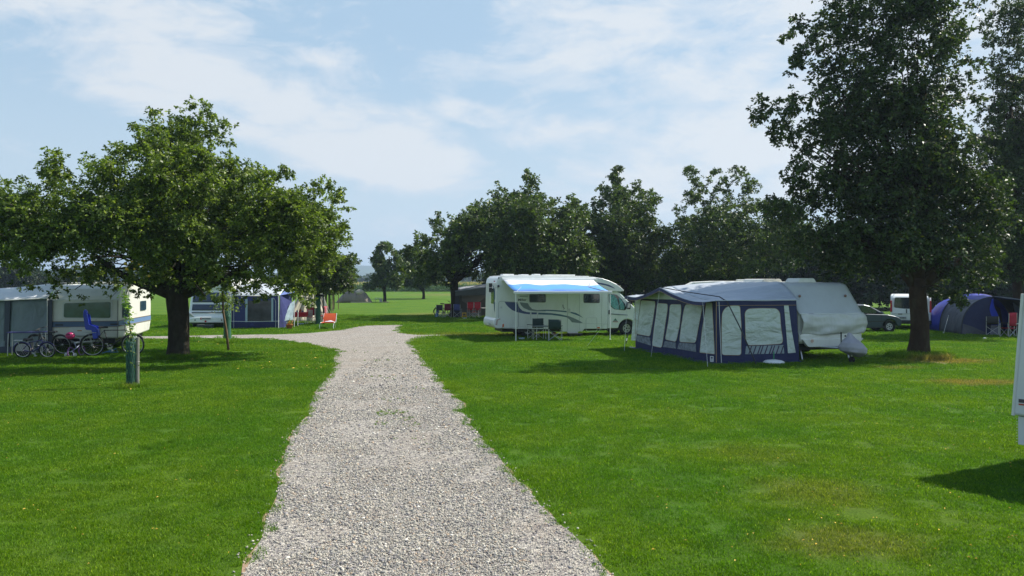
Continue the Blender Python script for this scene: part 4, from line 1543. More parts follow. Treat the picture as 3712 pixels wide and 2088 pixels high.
# house windows
for pts in ([(890, 437), (1112, 437), (1112, 540), (890, 540)], [(1678, 432), (1898, 432), (1900, 548), (1680, 548)]):
    w = mw(pts)
    fo = ob('window_frame', MB().prism(rpoly([(w[0][0] - .03, w[0][1] + .03), (w[1][0] + .03, w[1][1] + .03), (w[2][0] + .03, w[2][1] - .03), (w[3][0] - .03, w[3][1] - .03)], .07), F0, -.01, .014), mat('window_rim', (.12, .12, .13), rough=.4), mh)
    ob('pane', MB().prism(rpoly(w, .06), F0, .015, .022), glass_m, fo)
# entrance door
dw = mw([(1437, 432), (1610, 432), (1610, 960), (1437, 960)])
x0, x1 = dw[0][0], dw[1][0]
door = ob('entrance_door', MB().prism(rpoly([(x0, .42), (x1, .42), (x1, 2.12), (x0, 2.12)], .04), F0, -.005, .010), white_m, mh)
for xx in (x0, x1):
    ob('door_seam', MB().tube([(xx, -.012, .27), (xx, -.012, 2.12)], .006, 5), seam_m, door)
ob('door_handle', MB().prism(rpoly(mw([(1450, 635), (1480, 635), (1480, 705), (1450, 705)]), .02), F0, .010, .03), trim_m, door, bevel=.008)
ob('door_step', MB().box(((x0 + x1) / 2, -.22, .15), (.62, .34, .05)).box(((x0 + x1) / 2 - .27, -.2, .07), (.04, .3, .14)).box(((x0 + x1) / 2 + .27, -.2, .07), (.04, .3, .14)), black_m, mh)
ob('lower_door_panel', MB().prism(rpoly(mw([(1420, 845), (1612, 845), (1612, 950), (1585, 1000), (1450, 1000), (1420, 965)]), .04), F0, .002, .012), white_m, mh, bevel=.005)


def outline(pts, r, m, name, par=mh, y=-.006, close=True):
    q = [(a, y, b) for a, b in pts]
    if close:
        q.append(q[0])
    return ob(name, MB().tube(q, r, 5, caps=False), m, par)


outline(rpoly(mw([(432, 530), (720, 545), (722, 920), (432, 925)]), .12), .008, seam_m, 'garage_door_seam')
ob('garage_lock', MB().prism(rpoly(mw([(458, 608), (482, 608), (482, 636), (458, 636)]), .01), F0, .001, .012), trim_m, mh)
ob('garage_lock', MB().prism(rpoly(mw([(452, 782), (476, 782), (476, 810), (452, 810)]), .01), F0, .001, .012), trim_m, mh)
outline(rpoly(mw([(1708, 770), (1866, 770), (1868, 968), (1708, 968)]), .09), .011, trim_m, 'locker_rim')
outline(mw([(720, 905), (1350, 860), (1420, 845)]), .006, trim_m, 'skirt_line', close=False)
outline(mw([(1612, 852), (1940, 858), (2035, 865)]), .010, trim_m, 'skirt_line', close=False)
outline(mw([(900, 690), (1000, 690), (1000, 795), (900, 795)]), .006, seam_m, 'fridge_vent')
outline(mw([(1940, 430), (1935, 700), (1935, 960)]), .006, seam_m, 'panel_seam', close=False)
outline(mw([(1345, 840), (1345, 935)]), .006, seam_m, 'panel_seam', close=False)
ob('tap_bracket', MB().tube([(a, -.03, b) for a, b in mw([(1368, 580), (1372, 620), (1390, 632), (1378, 650)])], .014, 6), black_m, mh)
ob('side_marker', MB().prism(rpoly(mw([(1870, 908), (1908, 908), (1908, 926), (1870, 926)]), .01), F0, .001, .012), orange_l, mh)
ob('side_marker', MB().prism(rpoly(mw([(428, 178), (440, 178), (440, 208), (428, 208)]), .004), F0, .001, .02), black_m, mh)


def decal(name, pts, m, d=.004):
    return ob(name, MB().prism(mw(pts), F0, .0006, d), m, mh)


decal('blue_sweep', [(520, 540), (700, 548), (715, 580), (740, 630), (780, 670), (840, 688), (890, 692), (890, 722), (800, 712), (700, 690), (630, 660), (575, 615), (540, 575)], navy_d)
decal('grey_sweep', [(740, 545), (860, 560), (880, 600), (920, 645), (1000, 662), (1120, 664), (1120, 678), (980, 678), (880, 665), (800, 630), (760, 590)], grey_d)
decal('teal_stripe', [(1000, 660), (1120, 656), (1250, 660), (1425, 674), (1425, 692), (1250, 678), (1100, 670)], teal_d, .006)
decal('teal_stripe', [(1480, 684), (1560, 702), (1610, 730), (1665, 774), (1620, 752), (1540, 722), (1480, 702)], teal_d, .013)
decal('blue_stripe', [(912, 695), (990, 696), (990, 722), (912, 722)], navy_d)
decal('blue_stripe', [(1010, 698), (1100, 700), (1200, 706), (1330, 722), (1425, 745), (1425, 765), (1330, 748), (1200, 730), (1010, 724)], teal_d)
decal('grey_tail', [(1425, 740), (1500, 765), (1590, 805), (1660, 845), (1610, 850), (1500, 838), (1470, 800), (1425, 765)], grey_d, .013)
decal('rear_swoosh', [(345, 292), (365, 320), (380, 390), (380, 510), (365, 510), (366, 400), (352, 320)], teal_d)
decal('rear_swoosh', [(362, 545), (378, 545), (378, 700), (366, 650)], teal_d)
decal('cab_stripe', [(1835, 252), (1950, 268), (2040, 290), (2090, 315), (2135, 348), (2080, 330), (2000, 302), (1900, 282), (1840, 266)], navy_d)
ln, lz = mw([(716, 527)])[0]
text_ob('Miller', .155, black_d, mh, (ln, -.003, lz), (rad(90), 0, 0), sx=1.10, ext=.001)
ob('small_badge', MB().prism(mw([(740, 452), (858, 452), (858, 463), (740, 463)]), F0, .001, .003), grey_d, mh)
ob('small_badge', MB().prism(mw([(360, 232), (382, 232), (382, 248), (360, 248)]), F0, .001, .003), red_l, mh)
# rear side window on its bracket and antenna (rear wall, x = 0)
RR = fr((0.02, 0, 0), (0, 1, 0), (-1, 0, 0))
ob('rear_window', MB().prism(rpoly([(.30, 1.55), (.95, 1.55), (.95, 2.25), (.30, 2.25)], .06), RR, 0, .03), glass_m, mh, bevel=.008)
ob('licence_plate', MB().prism([(.75, .55), (1.28, .55), (1.28, .67), (.75, .67)], fr((-.13, 0, 0), (0, 1, 0), (-1, 0, 0)), 0, .01), trim_m, mh)
ob('corner_window', MB().prism(rpoly(mw([(290, 270), (342, 270), (332, 402), (292, 400)]), .03), F0, -.004, .006), black_m, mh, bevel=.004)
ob('antenna', MB().tube([(.10, -.02, 2.30), (.0, -.12, 2.32), (-.42, -.2, 2.28)], .012, 5), steel_m, mh)
ob('antenna_mount', MB().sphere((.12, -.04, 2.36), .055, 8, 6), black_m, mh)
# roof furniture
ob('roof_rail', MB().tube([(.6, .12, 2.86), (4.5, .12, 2.81)], .018, 6), trim_m, mh)
for (x, y, sx_, sz) in ((.75, .9, .55, .09), (2.2, 1.1, .32, .10), (3.3, 1.0, 1.5, .05), (1.7, 1.5, .4, .07)):
    ob('roof_hatch', MB().box((x, y, 2.87), (sx_, .5, sz)), white_m, mh, bevel=.03)
# awning
ob('awning_case', MB().prism(rpoly([(-.13, 2.60), (.0, 2.60), (.02, 2.74), (-.11, 2.73)], .03), fr((0.28, 0, 0), (0, 1, 0), (1, 0, 0)), 0, 4.5), white_m, mh, bevel=.01)


def awn_mat():
    m = bpy.data.materials.new('awning_print')
    m.use_nodes = True
    nt = m.node_tree
    L = nt.links.new
    b = nt.nodes['Principled BSDF']
    b.inputs['Roughness'].default_value = .55
    tc = nd(nt, 'ShaderNodeTexCoord')
    sp = nd(nt, 'ShaderNodeSeparateXYZ')
    L(tc.outputs['Object'], sp.inputs[0])
    n = nd(nt, 'ShaderNodeTexNoise', inp={'Scale': 1.0, 'Detail': 0})
    mp = nd(nt, 'ShaderNodeMapping')
    mp.inputs['Scale'].default_value = (1.2, .25, 0)
    L(tc.outputs['Object'], mp.inputs[0])
    L(mp.outputs[0], n.inputs['Vector'])
    # distance from the wall (object y is negative outward)
    ma = nd(nt, 'ShaderNodeMath', operation='MULTIPLY_ADD')
    L(sp.outputs['Y'], ma.inputs[0])
    ma.inputs[1].default_value = -1 / 2.4
    ns = nd(nt, 'ShaderNodeMath', operation='MULTIPLY_ADD')
    L(n.outputs['Fac'], ns.inputs[0])
    ns.inputs[1].default_value = .26
    ns.inputs[2].default_value = -.13
    L(ns.outputs[0], ma.inputs[2])
    cr = nd(nt, 'ShaderNodeValToRGB')
    e = cr.color_ramp.elements
    e[0].color = (.80, .82, .86, 1)
    e[1].position, e[1].color = 1.0, (.06, .17, .55, 1)
    for p, c in ((.36, (.80, .82, .86)), (.385, (.13, .30, .66)), (.62, (.08, .32, .68)), (.80, (.09, .28, .64)), (.82, (.05, .15, .50)), (.86, (.14, .32, .68)), (.89, (.04, .13, .46))):
        e.new(p).color = (*c, 1)
    L(ma.outputs[0], cr.inputs[0])
    L(cr.outputs[0], b.inputs['Base Color'])
    tr = nd(nt, 'ShaderNodeBsdfTranslucent')
    L(cr.outputs[0], tr.inputs['Color'])
    ms = nd(nt, 'ShaderNodeMixShader')
    ms.inputs[0].default_value = .08
    L(b.outputs[0], ms.inputs[1])
    L(tr.outputs[0], ms.inputs[2])
    L(ms.outputs[0], nt.nodes['Material Output'].inputs[0])
    return m


ob('awning_fabric', MB().grid(lambda u, v: (.30 + 4.32 * u + .03 * (1 - v), -.1 - 2.3 * v, 2.66 - .03 * u - .52 * v - .05 * math.sin(math.pi * v)), 16, 10), awn_mat(), mh, solid=.004, smooth=True)
ob('awning_rail', MB().box((2.46, -2.43, 2.10), (4.46, .06, .11)), whitemetal_m, mh, bevel=.015)
for x in (.36, 4.5):
    ob('awning_arm', MB().tube([(x, -.12, 2.6), (x + .5 * (1 if x < 2 else -1), -1.3, 2.32), (x, -2.4, 2.12)], .022, 6), steel_m, mh)
for x in (.33, 4.60):
    ob('awning_pole', MB().tube([(x, -2.42, 2.1), (x, -2.42, 1.0), (x, -2.42, 0.0)], [.017, .020, .020], 8).box((x, -2.42, .01), (.1, .08, .02)), whitemetal_m, mh)

# ======================= camping table and chairs in front
green_cloth = mat('dark_green_canvas', (0.012, 0.035, 0.032), rough=.8, var=.25, vscale=8, bump=.4, bscale=30, bdist=.01)


def director_chair(loc, rot, label, cloth, w=.56, hb=.92, group=None, name='camping_chair'):
    t = thing(name, label, 'chair', loc, rot, group)
    h = w / 2
    leg = MB
    for s in (-1, 1):
        ob('leg', leg().tube([(s * h, -.22, 0), (s * h, -.22, .64)], .012, 6), steel_m, t)
        ob('leg', leg().tube([(s * h, .22, 0), (s * h, .24, hb)], .012, 6), steel_m, t)
        ob('armrest', leg().box((s * h, 0, .655), (.05, .5, .025)), black_m, t, bevel=.006)
    for y in (-.225, .225):
        ob('cross_brace', leg().tube([(-h, y, .03), (h, y, .43)], .010, 5), steel_m, t)
        ob('cross_brace', leg().tube([(h, y + .02, .03), (-h, y + .02, .43)], .010, 5), steel_m, t)
    ob('seat', leg().grid(lambda u, v: (-h + 2 * h * u, -.22 + .44 * v, .44 - .05 * math.sin(math.pi * u)), 6, 3), cloth, t, solid=.008, smooth=True)
    ob('backrest', leg().grid(lambda u, v: (-h + 2 * h * u, .235 + .04 * math.sin(math.pi * u), .52 + (hb - .50) * v), 6, 3), cloth, t, solid=.008, smooth=True)
    return t


def table(loc, rot, label, w, d, h, top, leg_m=steel_m, name='camping_table', cloth=None, legw=.012):
    t = thing(name, label, 'table', loc, rot)
    ob('tabletop', MB().box((0, 0, h), (w, d, .03)), top, t, bevel=.008)
    for sx_ in (-1, 1):
        for sy_ in (-1, 1):
            ob('leg', MB().tube([(sx_ * (w / 2 - .05), sy_ * (d / 2 - .05), h - .01), (sx_ * (w / 2 - .03), sy_ * (d / 2 - .03), 0)], legw, 6), leg_m, t)
    if cloth:
        ob('tablecloth', MB().box((0, 0, h - .10), (w + .04, d + .04, .26)), cloth, t, bevel=.02)
    return t


x, y = G(1962, 1234)
table((x, y), 12, 'small grey camping table between two dark green chairs by the motorhome', .62, .62, .62, mat('table_grey', (.16, .19, .19), rough=.5, var=.1))
x, y = G(1952, 1232)
director_chair((x - .12, y + .35), 205, 'dark green folding chair left of the small grey table', green_cloth, group=None)
x, y = G(2014, 1235)
director_chair((x - .02, y - .1), 172, 'dark green folding chair right of the small grey table, back to the lawn', green_cloth)
x, y = G(1891, 1232)
t = thing('bowl', 'small pale blue bowl lying on the grass by the awning pole', 'bowl', (x, y))
ob('bowl', MB().lathe([(.02, .0), (.10, .03), (.14, .09), (.13, .09), (.09, .04), (.0, .02)], n=14), mat('pale_blue', (.35, .47, .55), rough=.4), t, smooth=True)
x, y = G(2007, 1218)
t = thing('ball', 'red and white ball under the dark green chair', 'ball', (x, y))
ob('ball', MB().sphere((0, 0, .11), .11, 14, 10), mat('ball_red', (.45, .12, .1), rough=.4, var=.8, vscale=5), t, smooth=True)
# black and white banded guy pole at the caravan tent's left
x, y = G(2268, 1249)
t = thing('guy_pole', 'black and white banded pole leaning beside the motorhome front wheel', 'pole', (x, y))
ob('pole', MB().tube([(0, 0, 0), (.1, .1, .42)], .02, 8), black_m, t)
ob('pole_band', MB().tube([(.035, .035, .15), (.06, .06, .25)], .023, 8), whitemetal_m, t)

# ======================= caravan with big navy and pale awning tent (right of centre)
TX, TY = G(2597, 1320)
TR = 15.5
pvc_m = mat('tent_pale_cloth', (0.62, 0.68, 0.62), rough=.75, var=.10, vscale=1.3, bump=1.0, bscale=1.3, bdist=.22, bstretch=(1.0, 1.0, 1.9), dirt=((.40, .45, .40), 1.2, .3), trans=.12)
navy_m = mat('tent_navy_cloth', (0.014, 0.019, 0.078), rough=.7, var=.2, vscale=1.5, bump=.6, bscale=4, bdist=.04)
roof_m = mat('tent_roof_cloth', (0.42, 0.46, 0.51), rough=.42, var=.15, vscale=1.2, bump=.9, bscale=1.6, bdist=.09, bstretch=(.5, 2.4, 1), spec=.6, dirt=((.34, .38, .42), 2.5, .5), trans=.1)
pipe_m = mat('tan_piping', (0.34, 0.22, 0.12), rough=.7)
patt_m = mat('patterned_curtain', (0.20, 0.22, 0.25), rough=.8, var=.8, vscale=9)
tt = thing('awning_tent', 'big pale caravan awning with navy frames and peaked front right of the motorhome', 'awning', (TX, TY), TR)
ca = math.cos(rad(TR))
fw_ = Wall(TX, TY, TR + 90)
front = zoomed(fw_, 2240, 960, .3649)          # s = distance away along v (0..6.1)
side = zoomed(Wall(TX, TY, TR), 2240, 960, .3649)
FRT = fr((0, 0, 0), (0, 1, 0), (-1, 0, 0))     # front wall frame, normal -x
SID = fr((0, 0, 0), (1, 0, 0), NY)
TL = 6.1


def roofz(u, v):
    """u 0..2.95 from eaves to caravan, v 0..TL along the caravan"""
    hip = min(1, v / .95, (TL - v) / .95)
    base = 1.98 + .58 * (max(0, u) / 2.95) ** .85 * hip
    d = abs(v - 3.15)
    ridge = .43 * max(0, 1 - d / 2.6) ** 1.5 * (1 - max(0, u) / 2.95)
    end = .10 * max(0, (v - 5.2)) if u < 1 else 0
    return base + ridge + end


ob('front_wall', MB().prism([(0, 0), (TL, 0), (TL, 1.98)] + [(TL * (1 - i / 12), roofz(0, TL * (1 - i / 12)) - .03) for i in range(1, 12)] + [(0, 1.95)], FRT, 0, -.01), navy_m, tt)
ob('side_wall', MB().prism([(0, 0), (2.98, 0), (2.86, 1.97), (0, 1.97)], SID, 0, -.01), navy_m, tt)
ob('rear_wall', MB().prism([(0, 0), (2.98, 0), (2.86, 1.97), (0, 1.97)], fr((0, TL, 0), (1, 0, 0), (0, 1, 0)), 0, -.01), pvc_m, tt)
ob('roof', MB().grid(lambda a, b: (lambda u, v: (u, v, roofz(u, v) + (.012 * math.sin(v * 9 + u * 3) * (u > .1))))(-.02 + 2.99 * a, -.02 + (TL + .04) * b), 24, 48), roof_m, tt, smooth=True, solid=.008)
# canopy with peak, drooping to both ends
ob('porch_canopy', MB().grid(lambda a, b: (-.42 * a, -.05 + (TL + .1) * b, roofz(0, -.05 + (TL + .1) * b if 0 < b < 1 else 0.01) - .045 * a + .004), 4, 40), roof_m, tt, smooth=True, solid=.006)
ob('porch_valance', MB().grid(lambda a, b: (-.425 - .01 * a, -.05 + (TL + .1) * b, roofz(0, min(TL - .01, max(.01, -.05 + (TL + .1) * b))) - .045 - .11 * a), 1, 40), navy_m, tt, solid=.006)
ob('valance_piping', MB().tube([(-.44, -.05 + (TL + .1) * b / 40, roofz(0, min(TL - .01, max(.01, (TL + .1) * b / 40))) - .155) for b in range(41)], .008, 5), pipe_m, tt)
ob('side_valance', MB().prism([(-.02, 1.83), (2.84, 1.82), (2.86, 1.985), (-.02, 1.99)], SID, .004, .012), navy_m, tt)
ob('valance_piping', MB().tube([(-.02, -.02, 1.83), (2.84, -.02, 1.82)], .008, 5), pipe_m, tt)
ob('valance_piping', MB().tube([(-.02, -.02, 1.985), (2.86, -.02, 1.98)], .010, 5), trim_m, tt)


def panel(name, pts, conv, frm, m, d0=.004, d1=.014, r=.12, pipe=True, par=tt):
    q = rpoly(conv(pts), r)
    o = ob(name, MB().prism(q, frm, d0, d1), m, par)
    if pipe:
        nn = Vector(frm[2])
        P = [Vector(frm[0]) + Vector(frm[1]) * a + Vector((0, 0, b)) + nn * d1 for a, b in q]
        P.append(P[0])
        ob('piping', MB().tube(P, .007, 4, caps=False), pipe_m, o)
    return o


panel('window_cover', [(232, 352), (300, 355), (372, 362), (374, 400), (350, 560), (322, 712), (260, 700), (188, 688), (205, 560), (222, 430)], front, FRT, pvc_m)
panel('door_panel', [(392, 380), (495, 386), (498, 440), (470, 620), (440, 826), (342, 804), (362, 620), (385, 470)], front, FRT, pvc_m, r=.15)
panel('window_cover', [(520, 392), (630, 392), (634, 440), (618, 600), (582, 766), (470, 742), (490, 640), (512, 510)], front, FRT, pvc_m, r=.13)
panel('window_cover', [(672, 394), (828, 394), (842, 430), (808, 600), (776, 776), (612, 766), (632, 600), (656, 460)], front, FRT, pvc_m, r=.13)
panel('curtain_strip', [(192, 700), (322, 724), (330, 802), (188, 758)], front, FRT, patt_m, r=.02, pipe=False)
panel('curtain_strip', [(468, 756), (578, 772), (578, 832), (452, 816)], front, FRT, patt_m, r=.02, pipe=False)
panel('curtain_strip', [(612, 774), (776, 786), (780, 866), (592, 834)], front, FRT, patt_m, r=.02, pipe=False)
panel('pale_panel', [(880, 372), (938, 375), (952, 620), (966, 888), (815, 872), (840, 640), (868, 480)], front, FRT, pvc_m, r=.04)
panel('pale_panel', [(176, 325), (228, 325), (210, 480), (182, 752), (135, 750), (150, 560)], front, FRT, pvc_m, r=.02, pipe=False)
ob('gable_panel', MB().prism([(.35, 1.93), (1.8, 1.93), (3.15, 1.95), (4.6, 1.93), (5.9, 1.93), (5.2, roofz(0, 5.2) - .04), (4.2, roofz(0, 4.2) - .04), (3.15, roofz(0, 3.15) - .05), (2.2, roofz(0, 2.2) - .04), (1.2, roofz(0, 1.2) - .035)], FRT, .004, .012), pvc_m, tt)
panel('side_door', [(1060, 430), (1110, 405), (1210, 402), (1224, 600), (1222, 898), (1030, 896), (1026, 640), (1032, 480)], side, SID, pvc_m, r=.1)
panel('side_window_cover', [(1290, 436), (1400, 430), (1570, 432), (1608, 470), (1618, 620), (1642, 784), (1450, 795), (1268, 800), (1262, 620), (1258, 470)], side, SID, pvc_m, r=.16)
so = panel('side_curtain', [(1272, 808), (1642, 796), (1650, 880), (1262, 888)], side, SID, mat('grey_curtain', (.26, .31, .33), rough=.8, var=.2, vscale=8), r=.01, pipe=False)
for k in range(9):
    a = 1300 + k * 38 + (k % 3) * 6
    q = side([(a + 22, 802), (a + 32, 802), (a + 4, 884), (a - 8, 884)])
    ob('curtain_stripe', MB().prism(q, SID, .0145, .017), mat('wine_stripe', (.05, .03, .07), rough=.8), so)
panel('side_pale_panel', [(1648, 402), (1692, 400), (1722, 640), (1764, 872), (1688, 878), (1668, 640)], side, SID, pvc_m, r=.02, pipe=False)
lab_ = panel('maker_label', [(918, 906), (952, 908), (952, 962), (918, 962)], front, FRT, whitemetal_m, d0=.004, d1=.010, r=.01, pipe=False)
ob('label_print', MB().prism(rpoly(front([(926, 915), (945, 916), (945, 932), (926, 932)]), .02), FRT, .0105, .012), navy_m, lab_)
ob('label_print', MB().prism(front([(925, 940), (945, 940), (945, 950), (925, 950)]), FRT, .0105, .012), grey_d, lab_)
# ground skirt apron lying on the grass
ob('ground_skirt', MB().grid(lambda a, b: (-.02 - .30 * a * (1 - .3 * b), -.06 + (TL + .5) * b, .015 + .03 * (1 - a)), 3, 20), navy_m, tt, solid=.006)
ob('side_skirt', MB().grid(lambda a, b: (-.05 + 3.0 * b, -.02 - .16 * a, .015 + .03 * (1 - a)), 2, 12), navy_m, tt, solid=.006)
# poles and guy lines
for (x_, y_) in ((0.0, 0.0), (0, TL)):
    ob('corner_piping', MB().tube([(x_ - .01, y_ - .01, 0), (x_ - .01, y_ - .01, 1.95)], .012, 6), pipe_m, tt)
ob('corner_pole', MB().tube([(.14, -.06, 0.02), (.06, -.05, 1.95)], .010, 6), trim_m, tt)
ob('storm_strap', MB().tube([(.22, .2, 2.10), (.34, -.06, 1.95), (.62, -.3, 1.2), (1.02, -.62, .03)], .020, 5), black_m, tt)
ob('storm_strap', MB().tube([(-.42, 3.1, 2.38), (-.1, 1.6, 2.22), (.22, .2, 2.10)], .016, 5), black_m, tt)
for a, b in (((-.42, 3.15, 2.32), (-1.0, 2.6, .02)), ((-.42, 5.9, 2.0), (-.95, 5.0, .02)), ((-.42, .1, 1.95), (-.8, -.9, .02)), ((-.42, 6.1, 2.0), (-1.5, 7.4, .02))):
    ob('guy_line', MB().tube([a, b], .006, 4), trim_m, tt)

cv = thing('caravan', 'white caravan under a grey front cover, shaded by the pear tree', 'caravan', (TX, TY), TR)
CL = 6.3
prof = [(.05, .55), (-.06, .62), (-.08, .85), (.0, .92), (.0, 1.5), (.06, 1.62), (.78, 2.42), (1.1, 2.50), (1.7, 2.54), (3.2, 2.57), (5.4, 2.5), (6.0, 2.3), (6.3, 1.6), (6.3, .55), (3.6, .5), (2.3, .5)]
CU0, CU1 = 3.04, 5.42
cfr = fr((CU0, 0.15, 0), (0, 1, 0), (-1, 0, 0))
ob('body', MB().prism(prof, cfr, 0, -(CU1 - CU0)), cara_m, cv, bevel=.09, segs=4)
cover_m = mat('grey_cover_sheet', (0.55, 0.56, 0.53), rough=.55, var=.1, vscale=2, bump=.9, bscale=1.7, bdist=.10, bstretch=(1, 1, .5), dirt=((.24, .24, .22), 2.5, .4))


def cover(u, v):
    x_ = CU0 + .03 + (CU1 - CU0 - .02) * u
    z_ = 1.54 - .68 * v
    bul = .10 + .10 * math.sin(math.pi * v) + .06 * math.sin(u * 9 + v * 4) * v + .05 * noise.noise((u * 5, v * 4, 2))
    edge = .12 * math.sin(math.pi * v) * (u ** 6)
    return (x_ + edge, .15 - bul, z_ + .02 * math.sin(u * 14))


ob('front_cover', MB().grid(cover, 26, 14), cover_m, cv, smooth=True, solid=.01)
upc = mat('upper_cover_sheet', (0.46, 0.49, 0.48), rough=.5, var=.08, vscale=2, bump=.5, bscale=2.5, bdist=.04, dirt=((.36, .37, .34), 3, .4))


def upper(u, v):
    pp_ = [(-.03, 1.52), (.10, 1.66), (.30, 1.90), (.55, 2.18), (.78, 2.44), (1.05, 2.52)]
    q = v * 5
    i = min(4, int(q))
    f_ = q - i
    a = pp_[i][0] + (pp_[i + 1][0] - pp_[i][0]) * f_
    b = pp_[i][1] + (pp_[i + 1][1] - pp_[i][1]) * f_
    return (CU0 - .01 + (CU1 - CU0 + .02) * u, .13 + a, b + .018 + .01 * noise.noise((u * 4, v * 3, 8)))


ob('roof_cover', MB().grid(upper, 20, 15), upc, cv, smooth=True, solid=.012)
ob('cover_hem', MB().tube([(CU0 - .02, .06, 1.535), (CU0 + 1.2, .04, 1.52), (CU1 + .02, .06, 1.535)], .022, 8), trim_m, cv)
for u_ in (.13, .87):
    ob('cover_eyelet', MB().sphere((CU0 + (CU1 - CU0) * u_, .52, 2.10), .045, 8, 6), mat('rust_tan', (.22, .12, .08)), cv)
ob('front_sill', MB().prism(rpoly([(CU0 + .02, .72), (CU1 - .02, .72), (CU1 - .3, .46), (CU0 + .25, .46)], .06), fr((0, 0.0, 0), (1, 0, 0), NY), .04, -.1), cara_m, cv, bevel=.02)
ob('sill_lens', MB().disc((CU0 + .38, -.045, .66), .055, .02, 'Y', 14), mat('amber_pale', (.55, .38, .30), rough=.3), cv)
ob('drain_hole', MB().disc((CU0 + 1.62, -.06, .80), .03, .02, 'Y', 10), black_m, cv)
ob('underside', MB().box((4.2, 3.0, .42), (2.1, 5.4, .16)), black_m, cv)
for xx in (CU0 + .12, CU1 - .12):
    wh = wheel(cv, xx, 3.0, .32, .19, -1)
    wh.rotation_euler = (rad(90), 0, rad(90))
ob('side_stripe', MB().prism([(.2, 1.0), (3.0, 1.0), (3.0, 1.12), (.2, 1.12)], fr((CU0, 0.15, 0), (0, 1, 0), (-1, 0, 0)), .002, .006), mat('caravan_blue', (.04, .08, .30), rough=.4), cv)
ob('side_stripe', MB().prism([(.2, .86), (3.0, .86), (3.0, .94), (.2, .94)], fr((CU0, 0.15, 0), (0, 1, 0), (-1, 0, 0)), .002, .006), MATS['caravan_blue'], cv)
for (yy, ll, ww, hh_) in ((1.55, .75, .75, .16), (3.9, 1.3, .9, .14)):
    ob('roof_hatch', MB().prism(rpoly([(-ww / 2, 0), (ww / 2, 0), (ww / 2 - .1, hh_), (-ww / 2 + .1, hh_)], .06), fr((4.1, yy, 2.53), (1, 0, 0), NY), ll / 2, -ll / 2), cara_m, cv, bevel=.05)
hx = 4.25
ob('drawbar', MB().tube([(hx - .55, .2, .46), (hx, -1.0, .46)], .04, 6).tube([(hx + .55, .2, .46), (hx, -1.0, .46)], .04, 6), steel_m, cv)
hc = mat('hitch_cover_cloth', (0.34, 0.33, 0.36), rough=.6, var=.12, vscale=3, bump=.6, bscale=5, bdist=.04)


def hitch(u, v):
    a = u * 2 * math.pi
    r = [.16, .34, .36, .28, .13, .04][min(5, int(v * 5))]
    r2 = [.16, .34, .36, .28, .13, .04][min(5, int(v * 5) + 1)]
    r = r + (r2 - r) * (v * 5 - int(v * 5))
    rr_ = r * (1 + .12 * noise.noise((math.cos(a) * 2, math.sin(a) * 2, v * 4)))
    return (hx + rr_ * math.cos(a) * 1.15 - .10 * v ** 2 + .05, -.85 + rr_ * math.sin(a) * 1.2 - .08 * (1 - v), .24 + .72 * v ** 1.15 - .05 * math.cos(a) * (1 - v))


ob('hitch_cover', MB().grid(hitch, 26, 20), hc, cv, smooth=True)
ob('jockey_wheel', MB().disc((hx + .02, -.88, .11), .11, .08, 'X', 18), tyre_m, cv, bevel=.015)
ob('jockey_tube', MB().tube([(hx + .02, -.88, .12), (hx + .02, -.88, .5)], .03, 8), steel_m, cv)
ob('brake_lever', MB().tube([(hx - .28, -.75, .45), (hx - .30, -.78, .98)], [.012, .022], 6), black_m, cv)
for xx in (CU0 + .3, CU1 - .3):
    ob('corner_steady', MB().tube([(xx, .5, .45), (xx, .35, 0)], .025, 6), steel_m, cv)

# white umbrella base with green stick
x, y = G(2805, 1318)
t = thing('parasol_stand', 'white round parasol stand with thin green stick beside the awning side wall', 'parasol stand', (x, y))
ob('base', MB().lathe([(0, 0), (.28, .0), (.33, .03), (.33, .06), (.26, .10), (.06, .13), (0, .13)], n=24), whitemetal_m, t, smooth=True)
ob('stick', MB().tube([(0, 0, .1), (0, 0, .38)], .018, 8), mat('bottle_green', (.03, .22, .10), rough=.4), t)

# caravan roof beyond the awning: another caravan behind it
# ======================= white caravan with bikes on the left
LX, LY, LR = -14.42, 30.05, 11.5     # near right corner; x along the end wall to the right
lc = thing('caravan', 'white caravan with blue stripe and wide end window, bicycles standing against it', 'caravan', (LX, LY), LR)
LW = 2.34
lw = Wall(LX, LY, LR)
lz_ = zoomed(lw, 0, 950, 1 / 3.0194)
sideL = zoomed(Wall(LX, LY, LR + 90), 0, 950, 1 / 3.0194)
LFR = fr((0, 0, 0), (1, 0, 0), NY)
LSD = fr((0, 0, 0), (0, 1, 0), (1, 0, 0))
lprof = [(.0, .50), (-.03, .9), (0, 1.88), (.12, 2.05), (.42, 2.30), (.8, 2.42), (1.5, 2.47), (3.4, 2.47), (4.5, 2.42), (4.95, 2.2), (5.1, 1.6), (5.05, .9), (4.8, .5), (3.2, .45), (2.0, .45)]
ob('body', MB().prism(lprof, fr((0, 0, 0), (0, 1, 0), (1, 0, 0)), 0, -LW), cara_m, lc, bevel=.07, segs=4)
q = lz_([(705, 450), (1215, 436), (1212, 612), (700, 606)])
fo = ob('window_frame', MB().prism(rpoly([(a + da, b + db) for (a, b), (da, db) in zip(q, ((-.05, .05), (.05, .05), (.05, -.05), (-.05, -.05)))], .08), LFR, .0, .03), trim_m, lc)
curt_glass = mat('curtained_glass', (0.03, 0.07, 0.09), rough=.10, var=.8, vscale=2.2, spec=.8, coat=.3, bump=.05, bscale=2)
ob('pane', MB().prism(rpoly(q, .07), LFR, .031, .04), curt_glass, fo)
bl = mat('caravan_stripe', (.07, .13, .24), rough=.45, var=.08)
q0, q1 = lz_([(610, 650)])[0], lz_([(1310, 705)])[0]
ob('blue_stripe', MB().prism([(-LW + .02, q0[1]), (-.0, q0[1] - .0), (-.0, q1[1]), (-LW + .02, q1[1])], LFR, .031, .036), bl, lc)
